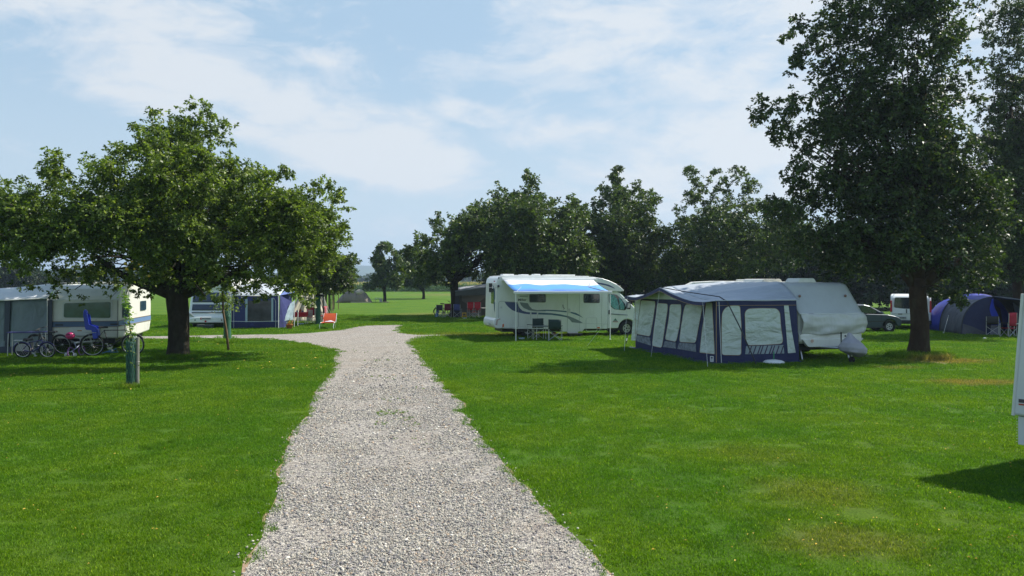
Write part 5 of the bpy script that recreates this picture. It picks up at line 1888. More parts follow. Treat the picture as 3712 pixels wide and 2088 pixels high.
ob('blue_stripe', MB().prism([(.0, q0[1]), (5.0, q0[1] + .02), (5.0, q1[1] + .02), (.0, q1[1])], LSD, .004, .010), mat('caravan_stripe_sunlit', (.14, .24, .42), rough=.4), lc)  # same blue stripe in a paler copy, sunlight put into its colour
for zz in (q0[1], q1[1]):
    ob('stripe_rail', MB().box((-LW / 2, -.045, zz), (LW - .04, .02, .02)), mat('tan_rail', (.25, .20, .14), rough=.6), lc)
    ob('stripe_rail', MB().box((.012, 2.5, zz + .01), (.018, 4.9, .02)), MATS['tan_rail'], lc)
ob('gutter_rail', MB().box((-LW / 2, -.02, 1.905), (LW, .03, .03)), trim_m, lc)
for xx in (-.03, -LW + .03):
    ob('corner_rail', MB().tube([(xx, -.045, .5), (xx, -.05, .9), (xx, -.02, 1.9)], .014, 6), mat('dull_alloy', (.20, .19, .17), rough=.5), lc)
# gas locker box
q = lz_([(780, 712), (1100, 712), (1100, 802), (780, 805)])
ob('locker_box', MB().prism(rpoly(q, .03), LFR, .03, .20), trim_m, lc, bevel=.015)
ob('locker_badge', MB().prism(lz_([(865, 742), (915, 742), (915, 753), (865, 753)]), LFR, .201, .206), mat('orange_badge', (.45, .20, .06)), lc)
for a in ((612, 680), (1212, 672)):
    w_ = lz_([(a[0], a[1]), (a[0] + 82, a[1]), (a[0] + 82, a[1] + 14), (a[0], a[1] + 14)])
    ob('stripe_grip', MB().prism(w_, LFR, .036, .06), black_m, lc)
ob('vent_plate', MB().prism(lz_([(615, 615), (670, 615), (670, 636), (615, 636)]), LFR, .032, .04), cara_m, lc, bevel=.004)
# long side windows
for (a, b, c, d) in ((.45, 1.35, 1.22, 1.75), (3.15, 4.1, 1.40, 1.78)):
    ob('side_window', MB().prism(rpoly([(a, c), (b, c), (b, d), (a, d)], .07), LSD, .005, .03), curt_glass, lc)
ob('side_lens', MB().prism([(1.6, .62), (1.72, .62), (1.72, .74), (1.6, .74)], LSD, .005, .02), orange_l, lc)
ob('wheel_spat', MB().prism(rpoly([(.9, .02), (1.5, .02), (1.45, .5), (1.2, .58), (.95, .5)], .08), fr((.25, .0, 0), (0, 1, 0), (1, 0, 0)), 0, .03), whitemetal_m, lc, bevel=.01)
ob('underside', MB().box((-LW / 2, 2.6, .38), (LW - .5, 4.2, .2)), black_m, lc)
for xx in (-.12, -LW + .12):
    wh = wheel(lc, xx, 2.6, .31, .18, -1)
    wh.rotation_euler = (rad(90), 0, rad(90))
ob('drawbar', MB().tube([(-LW / 2 - .5, .1, .4), (-LW / 2, -1.0, .42)], .04, 6).tube([(-LW / 2 + .5, .1, .4), (-LW / 2, -1.0, .42)], .04, 6), steel_m, lc)
ob('roof_hatch', MB().box((-1.1, 1.8, 2.5), (.6, .6, .1)), cara_m, lc, bevel=.04)
# copy of it as the caravan hidden behind the big awning (only the rounded roof shows)
c2 = dup(lc, P3(2800, 1100, 46)[:2], 82, 'white caravan behind the big awning, only its roof showing', scale=(1, 1, 1.05))

# its awning tent to the left
la = thing('awning_tent', 'grey awning tent with white roof attached left of the blue striped caravan', 'awning', (LX, LY), LR)
wall_m = mat('tent_grey_cloth', (0.19, 0.24, 0.27), rough=.5, var=.22, vscale=1.1, bump=1.0, bscale=2.6, bdist=.08, bstretch=(1.2, 1, .8), spec=.5, dirt=((.34, .38, .40), 1.6, .6), trans=.1)
band_m = mat('tent_band_cloth', (0.045, 0.055, 0.085), rough=.6, var=.15)
wroof_m = mat('tent_white_roof', (0.74, 0.75, 0.77), rough=.5, var=.06, vscale=1.3, bump=.6, bscale=1.5, bdist=.06, bstretch=(.4, 2, 1))
A0, A1 = -LW - 3.1, -LW - .02


def lroof(u, v):
    x_ = A0 + (A1 - A0) * u
    z_ = 1.84 + .14 * u + (.46 + .08 * u) * min(1, v * 4.2 / 1.2) - (.5 * (1 - u) if v > .25 else .0) * .3
    return (x_, -.12 + 4.2 * v, z_)


ob('roof', MB().grid(lroof, 18, 24), wroof_m, la, smooth=True, solid=.01)
ob('roof_hem', MB().tube([(A0, -.13, 1.83), (A1, -.13, 1.97)], .02, 6), trim_m, la)
bx = [A0, A0 + .35, lz_([(70, 460)])[0][0], lz_([(125, 460)])[0][0], lz_([(535, 420)])[0][0], lz_([(580, 410)])[0][0]]
for (a, b) in ((A0, bx[2]), (bx[3], bx[4])):
    ob('wall_panel', MB().grid(lambda u, v: (a + (b - a) * u, -.02 + .035 * math.sin(u * 7 + v * 3) * (1 - v) * math.sin(math.pi * u) - .10 * (1 - v), 0.03 + (1.85 + .10 * ((a + (b - a) * u - A0) / (A1 - A0)) - .03) * v), 18, 12), wall_m, la, smooth=True, solid=.008)
for (a, b, lean_) in ((bx[2], bx[3], .06), (bx[4], bx[5], 0)):
    ob('wall_band', MB().prism([(a - lean_, 0), (b - lean_, 0), (b, 1.93), (a, 1.90)], LFR, .06, .10), band_m, la)
ob('rear_wall', MB().prism([(A0, 0), (A1, 0), (A1, 2.1), (A0, 1.9)], fr((0, 3.9, 0), (1, 0, 0), (0, 1, 0)), 0, .01), wall_m, la)
ob('outer_wall', MB().prism([(0, 0), (4, 0), (4, 1.9), (0, 1.8)], fr((A0, 0, 0), (0, 1, 0), (-1, 0, 0)), 0, .01), wall_m, la)
ob('mud_skirt', MB().prism([(A0, 0), (A1, 0), (A1, .26), (A0, .26)], LFR, .13, .14), band_m, la)
ob('upright_pole', MB().tube([(A1 + .0, -.12, 0), (A1 + .0, -.12, 1.95)], .015, 6), trim_m, la)
# low table edge seen behind the bicycles
x, y = G(92, 1291)
t = table((x, y + .1), LR, 'low folding table with navy edge behind the bicycles at the tent wall', 1.15, .45, .82, mat('navy_edge', (.03, .03, .13), rough=.5), cloth=None)
t = thing('storage_box', 'pale storage box under the low navy edged table', 'box', (x - .12, y + .12), LR)
ob('box', MB().box((0, 0, .32), (.5, .3, .3)), mat('pale_box', (.40, .37, .36), rough=.6), t, bevel=.02)
ob('leg', MB().box((0, 0, .09), (.42, .26, .18)), black_m, t)


# ======================= bicycles
def bike(loc, rot, label, R=.34, wb=1.05, frame=black_m, lean=8, rim=steel_m, seat_h=.92, bar_h=1.0, rack=True, steer=0):
    t = thing('bicycle', label, 'bicycle', loc, rot)
    t.rotation_euler = (rad(lean), 0, rad(rot))
    for k, x_ in enumerate((0, wb)):
        w_ = ob('wheel', MB().ring((0, 0, 0), R, .022, 'Y', 32, 6), tyre_m, t, smooth=True, loc=(x_, 0, R + .02))
        if k:
            w_.rotation_euler = (0, 0, rad(steer))
        ob('rim', MB().ring((0, 0, 0), R - .03, .012, 'Y', 32, 5), rim, w_, smooth=True)
        sp = MB()
        for j in range(14):
            a = j * math.pi * 2 / 14
            sp.tube([(0, .012 * (-1) ** j, 0), ((R - .03) * math.cos(a), 0, (R - .03) * math.sin(a))], .0022, 3)
        ob('spokes', sp, steel_m, w_, recalc=False)
        ob('hub', MB().disc((0, 0, 0), .03, .09, 'Y', 10), steel_m, w_)
        mud = ob('mudguard', MB().ring((x_, 0, R + .02), R + .035, .018, 'Y', 14, 5, rad(30 if k else 40), rad(150 if k else 190)), frame, t, smooth=True)
    bb = (wb * .42, 0, R * .85)
    st = (wb * .30, 0, seat_h - .12)
    hd = (wb * .82, 0, bar_h - .18)
    hb_ = (wb * .86, 0, bar_h - .34)
    c = R + .02
    ob('frame', MB().tube([bb, st], .016, 8).tube([st, hd], .016, 8).tube([bb, hb_], .019, 8).tube([hd, hb_], .020, 8).tube([bb, (0, .04, c)], .010, 6).tube([bb, (0, -.04, c)], .010, 6)
       .tube([st, (0, .04, c)], .009, 6).tube([st, (0, -.04, c)], .009, 6), frame, t, recalc=False, smooth=True)
    ob('fork', MB().tube([hb_, (wb, .05, c)], .011, 6).tube([hb_, (wb, -.05, c)], .011, 6), frame, t, recalc=False, smooth=True)
    ob('saddle', MB().grid(lambda u, v: (st[0] - .16 + .28 * u, (v - .5) * (.17 - .12 * u ** .7), seat_h + .015 - .05 * (2 * v - 1) ** 2 - .01 * u), 8, 6), black_m, t, smooth=True, solid=.03)
    ob('seat_post', MB().tube([st, (st[0] - .02, 0, seat_h)], .012, 6), steel_m, t)
    ob('handlebar', MB().tube([hd, (hd[0] - .01, 0, bar_h)], .012, 6).tube([(hd[0] - .14, -.28, bar_h + .02), (hd[0] - .02, -.2, bar_h + .01), (hd[0] + .03, 0, bar_h), (hd[0] - .02, .2, bar_h + .01), (hd[0] - .14, .28, bar_h + .02)], .012, 7), black_m, t, recalc=False, smooth=True)
    ob('crank', MB().disc((bb[0], .03, bb[2]), .09, .01, 'Y', 18).tube([(bb[0], -.06, bb[2]), (bb[0] + .12, -.06, bb[2] - .11)], .01, 5).tube([(bb[0], .06, bb[2]), (bb[0] - .12, .06, bb[2] + .11)], .01, 5)
       .box((bb[0] + .12, -.11, bb[2] - .11), (.08, .09, .02)).box((bb[0] - .12, .11, bb[2] + .11), (.08, .09, .02)), steel_m, t, recalc=False)
    if rack:
        ob('luggage_rack', MB().box((-.04, 0, R * 2 + .11), (.38, .12, .015)).tube([(-.1, .05, R * 2 + .1), (0, .05, c)], .006, 5).tube([(-.1, -.05, R * 2 + .1), (0, -.05, c)], .006, 5), steel_m, t, recalc=False)
    return t


blue_p = mat('dark_blue_paint', (0.035, 0.03, 0.16), rough=.3, var=.1, coat=.4)
seat_blue = mat('child_seat_blue', (0.02, 0.05, 0.45), rough=.45, var=.08)
bx_, by_ = G(84, 1298)
bike((bx_, by_), 4, "small dark blue children's bicycle leaning leftmost by the tent wall", R=.25, wb=.80, frame=blue_p, seat_h=.66, bar_h=.80, lean=10)
bx_, by_ = G(222, 1286)
bike((bx_, by_ + .15), 172, 'dark bicycle with pale rims lying against the small blue one', R=.34, wb=.98, frame=black_m, seat_h=.84, bar_h=.92, lean=-14, rack=False, steer=30)
bx_, by_ = G(336, 1291)
big = bike((bx_, by_), 12, 'big black bicycle leaning in front of the caravan end', R=.36, wb=1.30, frame=black_m, seat_h=1.02, bar_h=1.08, lean=6)
cs = thing('child_seat', 'bright blue child seat mounted over the rear wheel of the black bicycle', 'child seat', (bx_ - .08, by_), 12)
ob('shell', MB().grid(lambda u, v: ((lambda s, w: (s[0], (u - .5) * w, s[1]))(*(lambda q: (((-.16 + .10 * q, 1.52 - .58 * q), .22 + .08 * q) if q < 1 else ((-.06 + .30 * (q - 1), .94 - .02 * (q - 1)), .30) if q < 2 else ((.24 + .02 * (q - 2), .92 - .30 * (q - 2)), .28)))(v * 2.98))), 8, 30), seat_blue, cs, smooth=True, solid=.05)
for s_ in (-1, 1):
    ob('side_wing', MB().prism(rpoly([(-.20, 1.50), (-.05, 1.45), (.0, 1.10), (.24, 1.02), (.26, .62), (.12, .60), (.08, .90), (-.12, .92)], .05), fr((0, s_ * .14, 0), (1, 0, 0), (0, 1, 0)), -.012, .012), seat_blue, cs, bevel=.008)
ob('headrest', MB().sphere((-.15, 0, 1.50), (.07, .13, .11), 12, 8), seat_blue, cs, smooth=True)

# pink helmet hanging on a small scooter
hx_, hy_ = G(256, 1294)
sc = thing('bicycle', "small pale lilac children's bicycle parked nose-on between the big bicycles", 'bicycle', (hx_, hy_), 80)
lilac = mat('lilac_paint', (.38, .42, .55), rough=.35)
for x_ in (0, .55):
    w_ = ob('wheel', MB().ring((x_, 0, .17), .15, .022, 'Y', 22, 6), mat('lilac_tyre', (.20, .10, .26), rough=.6), sc, smooth=True)
ob('frame', MB().tube([(0, 0, .17), (.28, 0, .28), (.50, 0, .42), (.55, 0, .17)], .018, 7).tube([(.28, 0, .28), (.18, 0, .5)], .015, 6).tube([(.50, 0, .42), (.46, 0, .62)], .015, 6), lilac, sc, smooth=True, recalc=False)
ob('handlebar', MB().tube([(.44, -.2, .66), (.46, 0, .60), (.44, .2, .66)], .012, 6), whitemetal_m, sc, recalc=False)
ob('training_wheel', MB().disc((0, .17, .07), .07, .03, 'Y', 14).tube([(0, .17, .07), (0, .05, .2)], .01, 5), whitemetal_m, sc, recalc=False)
ob('training_wheel', MB().disc((0, -.17, .07), .07, .03, 'Y', 14).tube([(0, -.17, .07), (0, -.05, .2)], .01, 5), whitemetal_m, sc, recalc=False)
hl = thing('helmet', 'pink bicycle helmet hung above the pale lilac bicycle', 'helmet', (hx_ - .02, hy_ + .02, .60), 20)
pink = mat('pink_helmet', (.55, .03, .16), rough=.3, var=.2, vscale=8, coat=.4)
ob('shell', MB().sphere((0, 0, .13), (.155, .135, .125), 18, 12), pink, hl, smooth=True)
for k in range(5):
    ob('vent', MB().sphere((-.10 + .05 * k, -.09 - .02 * math.sin(k), .17), (.018, .05, .035), 8, 6), mat('helmet_vent', (.10, .01, .05)), hl, smooth=True)
x, y = G(398, 1283)
t = thing('toy_bicycle', 'light blue toy frame lying under the black bicycle', 'toy', (x, y), 15)
ob('frame', MB().tube([(-.25, 0, .03), (.2, 0, .18), (.28, 0, .05), (-.1, .02, .08)], .02, 6).tube([(.0, 0, .1), (.05, 0, .28)], .015, 6), mat('light_blue_toy', (.10, .25, .42), rough=.4), t, recalc=False)
ob('wheel', MB().ring((.28, 0, .1), .09, .015, 'Y', 18, 5), tyre_m, t)
# ======================= white motorhome nose and blue awning tent beyond the apple trunk
x, y = (757 - CX) * 45 / F, 45.0
am = thing('motorhome', 'white motorhome seen nose-on with covered windscreen, beyond the apple trunk', 'motorhome', (x, y), 1.5)
w2 = 1.16
Fx = fr((-w2, 0, 0), (0, 1, 0), (-1, 0, 0))
ob('body', MB().prism([(.05, .30), (-.02, .45), (.0, .62), (.10, .82), (.18, .95), (.42, 1.6), (.62, 2.05), (.5, 2.3), (.55, 2.55), (.9, 2.72), (6.2, 2.75), (6.3, 2.5), (6.3, .45), (6.0, .35), (1.5, .35)], Fx, 0, -2 * w2), white_m, am, bevel=.09, segs=3)
quilt = mat('windscreen_quilt', (0.045, 0.06, 0.10), rough=.6, var=.3, vscale=2, bump=.5, bscale=3, bdist=.04)


def scr(u, v, z0, z1, o=.02, wd=.98):
    z = z0 + (z1 - z0) * v
    y_ = np.interp(z, [.95, 1.6, 2.05], [.18, .42, .62]) - o
    return (-wd + 2 * wd * u, y_, z)


ob('windscreen_cover', MB().grid(lambda u, v: scr(u, v, 1.42, 1.95, .03, 1.0), 6, 6), quilt, am, solid=.02, smooth=True)
ob('windscreen_cover', MB().grid(lambda u, v: scr(u, v, .98, 1.30, .03, .98), 6, 5), quilt, am, solid=.02, smooth=True)
ob('cover_seam', MB().tube([(-1.0, .40, 1.42), (1.0, .40, 1.42)], .012, 5), black_m, am)
ob('bonnet_slot', MB().box((0, .08, .86), (1.9, .05, .035)), black_m, am)
ob('front_bumper', MB().prism(rpoly([(-1.14, .30), (1.14, .30), (1.17, .5), (.7, .62), (-.7, .62), (-1.17, .5)], .05), fr((0, -.06, 0), (1, 0, 0), NY), 0, -.3), white_m, am, bevel=.05)
for s in (-1, 1):
    ob('headlight', MB().prism(rpoly([(s * .78, .62), (s * 1.12, .66), (s * 1.14, .84), (s * .98, .82)], .04), fr((0, .0, 0), (1, 0, 0), NY), .02, -.15), mat('headlamp_glass', (.35, .38, .38), rough=.1, spec=.8), am, bevel=.01)
    ob('fog_light', MB().disc((s * .72, -.075, .45), .035, .03, 'Y', 12), black_m, am)
    for yy in (.9, 4.9):
        wh = wheel(am, s * 1.0, yy, .33, .22, -1)
        wh.rotation_euler = (rad(90), 0, rad(90))
pl = ob('licence_plate', MB().box((-.15, -.08, .53), (.58, .02, .14)), trim_m, am)
ob('plate_band', MB().box((-.40, -.094, .53), (.06, .005, .11)), red_l, pl)
for k in range(7):
    ob('plate_mark', MB().box((-.31 + .067 * k, -.094, .53), (.035, .005, .07)), black_d, pl)
ob('red_reflector', MB().disc((-.15, -.08, .38), .05, .02, 'Y', 14), red_l, am)
ob('underside', MB().box((0, 3, .33), (2.0, 5.8, .2)), black_m, am)
ob('roof_box', MB().box((-.35, 2.0, 2.82), (.8, 1.2, .22)), white_m, am, bevel=.06)
t = thing('step_box', 'grey slatted plastic step box under the nose-on white motorhome', 'step', (x - .05, y - .35), 0)
stp = mat('step_grey', (.08, .085, .09), rough=.6)
ob('tread', MB().box((0, 0, .20), (.85, .32, .03)), stp, t)
for k in range(3):
    ob('slat', MB().box((0, -.15, .04 + .06 * k), (.8, .02, .035)), stp, t)
for s in (-1, 1):
    ob('side', MB().box((s * .4, 0, .10), (.03, .3, .2)), stp, t)

# blue tent
bx0, bx1, by = (840 - CX) * 44.5 / F, (1012 - CX) * 44.5 / F, 44.5
bt = thing('awning_tent', 'dark blue awning tent with white poles beside the nose-on motorhome', 'awning', (bx0, by), 0)
BW = bx1 - bx0
blue_cl = mat('blue_tent_cloth', (0.025, 0.033, 0.135), rough=.7, var=.12, vscale=1.5, bump=.7, bscale=3, bdist=.05)
lblue = mat('light_blue_cloth', (0.09, 0.14, 0.36), rough=.6, var=.1, bump=.4, bscale=3, bdist=.03)
silver = mat('silver_roof_cloth', (0.50, 0.53, 0.55), rough=.4, var=.1, bump=.6, bscale=2.5, bdist=.05)
bw = zoomed(Wall(bx0, by, 0), 560, 950, .3106)
BF = fr((0, 0, 0), (1, 0, 0), NY)
ob('front_wall', MB().grid(lambda u, v: (BW * u, .02 * math.sin(u * 11) * (1 - v), 1.78 * v), 14, 8), blue_cl, bt, smooth=True, solid=.01)
w = bw([(1085, 455), (1365, 445), (1362, 690), (1085, 690)])
fo = ob('window', MB().prism(w, BF, .012, .02), mat('smoky_window', (.05, .05, .065), rough=.15, var=.8, vscale=1.6, spec=.7, bump=.1, bscale=3), bt)
for a in (((1062, 430), (1088, 430), (1086, 700), (1062, 700)), ((1366, 420), (1388, 420), (1388, 695), (1364, 695))):
    ob('window_strip', MB().prism(bw(list(a)), BF, .021, .03), mat('pale_blue_strip', (.32, .42, .50), rough=.6), bt)
ob('wall_cord', MB().tube([(0, -.04, bw([(900, 690)])[0][1]), (BW / 2, -.045, bw([(900, 694)])[0][1]), (BW + .02, -.04, bw([(900, 688)])[0][1])], .012, 5), whitemetal_m, bt)
ob('lower_band', MB().prism([(0, .0), (BW, 0), (BW, .30), (0, .30)], BF, .012, .02), navy_m, bt)
for x_ in (-.03, BW - .02):
    ob('pole', MB().tube([(x_, -.06, 0), (x_, -.06, 1.80)], .02, 7), whitemetal_m, bt)
for x0_, s in ((.12, 1), (BW - .18, -1)):
    ob('piping_arc', MB().tube([(x0_, -.03, 0), (x0_, -.03, 1.45), (x0_ + s * .03, -.03, 1.6), (x0_ + s * .10, -.03, 1.68)] if s > 0 else [(x0_, -.03, 0), (x0_, -.03, 1.45), (x0_ - .05, -.03, 1.6), (x0_ - .16, -.03, 1.68)], .010, 5), whitemetal_m, bt)
ob('roof', MB().grid(lambda u, v: (-.05 + (BW + .1) * u, -.05 + 2.6 * v, 1.80 + .62 * math.sin(min(1, v * 1.1) * math.pi / 2) + .015 * math.sin(u * 15)), 12, 8), silver, bt, smooth=True, solid=.01)
ob('side_wall', MB().add([(BW, 0, 0), (BW + .05, 0, 1.78), (BW + .1, 2.5, 2.42), (BW + .35, .9, .5), (BW + .2, .3, .0)], [(0, 1, 2, 3, 4)]), blue_cl, bt, solid=.01)
ob('roof_gable', MB().add([(BW + .02, -.04, 1.80), (BW + .10, 2.5, 2.45), (BW + .50, 1.4, 1.95)], [(0, 1, 2)]), lblue, bt, solid=.01)
ob('clear_side_window', MB().add([(BW + .12, .2, .40), (BW + .48, 1.0, .45), (BW + .50, 1.3, 1.5), (BW + .34, 1.0, 1.35)], [(0, 1, 2, 3)]), mat('clouded_film', (.30, .38, .42), rough=.2, var=.5, vscale=3, bump=.4, bscale=5), bt, solid=.01)
ob('side_pole', MB().tube([(BW + .55, 1.0, 0), (BW + .5, 1.3, 1.6)], .015, 6), whitemetal_m, bt)
ob('grey_side_flap', MB().add([(-.08, .1, 0), (-.05, .1, 1.7), (-.35, .5, .9), (-.62, .4, 0)], [(0, 1, 2, 3)]), wall_m, bt, solid=.01)

# cream tent
cr_m = mat('cream_canvas', (0.50, 0.47, 0.36), rough=.85, var=.12, vscale=1.5, bump=1.0, bscale=2.2, bdist=.12, bstretch=(2.4, 1, .5), trans=.12)
wc_m = mat('white_canvas', (0.64, 0.64, 0.58), rough=.85, var=.06, bump=.8, bscale=3, bdist=.06)
cx0, cy0 = (1130 - CX) * 53 / F, 53.0
ct = thing('canvas_tent', 'cream canvas tent with white flap behind the red table', 'tent', (cx0, cy0), 4)


def cream(u, v):
    # tent side: wide at the ground, folds running down from the ridge
    wd = 1.42 - .98 * v ** .9
    x_ = (2 * u - 1) * wd - .12 * (1 - v)
    fold = .10 * math.sin(u * 26 + v * 2.5) * (1 - v) ** .7 + .05 * math.sin(u * 47)
    return (x_, -1.3 * (1 - v) + fold, 2.3 * v)


ob('front_canvas', MB().grid(cream, 60, 14), cr_m, ct, smooth=True, solid=.01)
ob('rear_canvas', MB().grid(lambda u, v: (cream(u, v)[0], -cream(u, v)[1], 2.3 * v), 30, 8), cr_m, ct, smooth=True, solid=.01)
ob('side_flap', MB().grid(lambda u, v: (.62 + .18 * u + (.72 - .1 * u) * (1 - v) ** 1.6 + .28 * u * max(0, 1 - 6 * v), -.9 * (1 - v) - .1 * u - .2, 2.2 * v + .08 * u * (1 - v)), 6, 20), wc_m, ct, smooth=True, solid=.01)
ob('seam', MB().tube([(-.45, -1.02, .92), (0, -.98, .88), (.45, -.95, .90)], .012, 5), mat('seam_brown', (.22, .18, .12)), ct)
ob('ridge_pole', MB().tube([(-.35, 0, 2.32), (.5, 0, 2.32)], .02, 6), dark_wood, ct)
# red table, chairs
red_c = mat('red_cloth', (0.42, 0.012, 0.04), rough=.75, var=.15, bump=.3, bscale=10)
bred = mat('bright_red', (0.60, 0.015, 0.03), rough=.5, var=.1)
x, y = G(1087, 1176)
tb = table((x, y), 3, 'red covered camping table in front of the cream tent', .80, .6, .72, bred, leg_m=whitemetal_m)
ob('table_apron', MB().box((0, -.30, .58), (.82, .02, .26)).box((-.40, 0, .58), (.02, .6, .26)).box((.40, 0, .58), (.02, .6, .26)), bred, tb)
for (px, r_, h_, m_, lab, cat) in ((1077, .05, .11, mat('mug_blue', (.10, .06, .25)), 'small violet mug on the left of the red table', 'mug'), (1097, .055, .10, MATS['mug_blue'], 'dark violet mug on the right of the red table', 'mug'),
                                   (1088, .07, .17, mat('jug_red', (.5, .06, .03)), 'orange red jug between the mugs on the red table', 'jug')):
    xx = (px - CX) * y / F
    t = thing(cat, lab, cat, (xx, y, .735))
    ob('vessel', MB().lathe([(0, 0), (r_ * .8, 0), (r_, h_ * .5), (r_ * .85, h_), (r_ * .75, h_), (r_ * .8, .02)], n=14), m_, t, smooth=True)
    ob('handle', MB().ring((r_, 0, h_ * .5), r_ * .45, .008, 'Y', 12, 5), m_, t)
x, y = G(1134, 1174)
c1 = director_chair((x, y), 165, 'red folding chair with white printed back, beside the red table', red_c, w=.50, hb=1.0)
ob('back_print', MB().box((0, .29, .66), (.30, .012, .40)), mat('white_print', (.52, .45, .42), rough=.7, var=.4, vscale=12), c1)
x, y = G(1167, 1170)
c2_ = director_chair((x, y), 250, 'red folding chair with patterned towel, right behind the green guard', red_c, w=.46, hb=1.0)
ob('towel', MB().grid(lambda u, v: (-.14 + .28 * u, .27 + .02 * math.sin(u * 8), .5 + .5 * v), 6, 4), mat('towel_print', (.50, .30, .32), rough=.9, var=.8, vscale=14), c2_, solid=.02)
x, y = G(1062, 1166)
director_chair((x, y), 120, 'red folding chair half hidden at the left end of the red table', red_c, w=.46, hb=.95)
x, y = G(1079, 1186)
t = thing('parasol_pole', 'thin white pole in a dark foot before the red table', 'pole', (x, y))
ob('pole', MB().tube([(0, 0, .05), (.02, 0, .95)], .022, 8), whitemetal_m, t)
ob('foot', MB().lathe([(0, 0), (.08, 0), (.06, .10), (0, .12)], n=12), black_m, t, smooth=True)
x, y = G(1091, 1178)
t = thing('basin', 'pale blue basin on the grass under the red table', 'basin', (x, y))
ob('basin', MB().lathe([(0, 0), (.12, 0), (.17, .10), (.15, .10), (.11, .02), (0, .02)], n=16), MATS['pale_blue'], t, smooth=True)
x, y = G(1049, 1192)
t = thing('flower_pot', 'terracotta flower pot with orange flowers at the blue tent corner', 'flower pot', (x, y))
ob('pot', MB().lathe([(0, 0), (.13, 0), (.19, .22), (.20, .24), (.17, .24), (.12, .04), (0, .04)], n=16), mat('terracotta', (.36, .10, .035), rough=.8), t, smooth=True)
n = 120
P = np.column_stack([rng.normal(0, .10, n), rng.normal(0, .10, n), .24 + rng.gamma(2, .05, n)])
V, Q = leaf_quads(P, rng.normal(size=(n, 3)), np.full(n, .07), np.full(n, .04))
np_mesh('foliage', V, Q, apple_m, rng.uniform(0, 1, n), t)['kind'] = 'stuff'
for k in range(7):
    ob('flower', MB().sphere((random.uniform(-.05, .18), random.uniform(-.15, .05), random.uniform(.25, .40)), .03, 7, 5), mat('orange_flower', (.75, .14, .02)), t)
# orange lounger
x, y = G(1188, 1192)
lo = thing('sun_lounger', 'orange sun lounger with raised back and white towel by the gravel', 'lounger', (x, y), 8)
org_m = mat('orange_fabric', (0.62, 0.09, 0.015), rough=.6, var=.08, bump=.2, bscale=20)
for s in (-.36, .36):
    ob('side_rail', MB().tube([(s, -.45, .34), (s, .35, .34)], .018, 7), whitemetal_m, lo)
    ob('back_rail', MB().tube([(s * .95 + .06, .30, .34), (s * .95 + .10, .50, .83)], .018, 7), whitemetal_m, lo)
    ob('leg', MB().tube([(s, -.40, .34), (s - .03, -.46, .15), (s - .02, -.46, .0)], .018, 7), whitemetal_m, lo)
    ob('leg', MB().tube([(s, .30, .34), (s + .02, .36, .0)], .016, 7), steel_m, lo)
ob('seat_fabric', MB().grid(lambda u, v: (-.35 + .70 * u, -.44 + .76 * v, .345 - .02 * math.sin(math.pi * v)), 6, 6), org_m, lo, solid=.012)
ob('back_fabric', MB().grid(lambda u, v: (-.28 + .69 * u, .31 + .20 * v - .02 * math.sin(math.pi * v), .36 + .46 * v), 6, 6), org_m, lo, solid=.012)
t = thing('towel', 'crumpled white towel lying on the orange sun lounger', 'towel', (x + .06, y + .1, .36), 8)
ob('cloth', MB().grid(lambda u, v: (-.24 + .50 * u, -.12 + .28 * v, .02 + .07 * abs(math.sin(u * 5 + v * 3)) * math.sin(math.pi * u) * math.sin(math.pi * v)), 16, 10), mat('towel_white', (.62, .60, .66), rough=.9, var=.1), t, smooth=True, solid=.02)

# ======================= brown dome tent and bits on the far lawn
xl, xr = (1212 - CX) * 97 / F, (1343 - CX) * 97 / F
dm = thing('dome_tent', 'brown dome tent on the far lawn in front of the maize', 'tent', ((xl + xr) / 2, 98.3), 0)
br_m = mat('brown_tent_cloth', (0.20, 0.16, 0.125), rough=.75, var=.25, vscale=2, bump=.8, bscale=3, bdist=.06)
brl = mat('pale_brown_cloth', (0.40, 0.34, 0.26), rough=.7, var=.15)
xs_ = [-2.15, -1.7, -1.2, -.9, -.2, .6, 1.05, 1.4, 1.8, 2.1]
zs_ = [.02, .55, 1.15, 1.40, 1.42, 1.40, 1.38, 1.05, .45, .02]


def dome(u, v):
    x_ = -2.15 + 4.25 * u
    h = np.interp(x_, xs_, zs_)
    wdt = 1.25 * min(1, .35 + h)
    a = math.pi * v
    return (x_, -wdt * math.cos(a), max(0, h * math.sin(a) ** .8) + .01)


ob('flysheet', MB().grid(dome, 34, 16), br_m, dm, smooth=True, solid=.01)
ob('peak_cap', MB().sphere((.70, -.35, 1.18), (.50, .75, .42), 14, 8), brl, dm, smooth=True)
ob('side_wing', MB().add([(-2.15, -.4, .02), (-1.15, -.9, .02), (-1.05, -.85, 1.05), (-1.45, -.35, .9)], [(0, 1, 2, 3)]), mat('grey_brown_cloth', (.30, .26, .22), rough=.8), dm, solid=.01)
ob('ground_edge', MB().prism([(-.2, 0), (2.2, 0), (2.15, .10), (-.2, .14)], fr((0, -1.3, 0), (1, 0, 0), NY), 0, .02), brl, dm)
for x_ in (-1.15, .4, 1.35):
    ob('pole_sleeve', MB().tube([(x_, -1.25 * math.cos(math.pi * k / 10), .02 + np.interp(x_, xs_, zs_) * math.sin(math.pi * k / 10) ** .8 + .02) for k in range(11)], .02, 5), mat('sleeve_dark', (.05, .04, .035)), dm)
x, y = G(1376, 1095)
t = thing('camping_table', 'tiny white table beside the small round tree on the far lawn', 'table', (x, y), 10)
ob('tabletop', MB().box((-.15, 0, .48), (.9, .5, .05)), whitemetal_m, t)
ob('basket', MB().box((.15, 0, .2), (.32, .3, .34)), trim_m, t)
for s in (-.5, .25):
    ob('leg', MB().tube([(s, 0, 0), (s, 0, .48)], .02, 6), steel_m, t)
x, y = G(1398, 1096)
t = thing('board', 'pale board lying flat at the foot of the small round tree', 'board', (x, y - .4), 3)
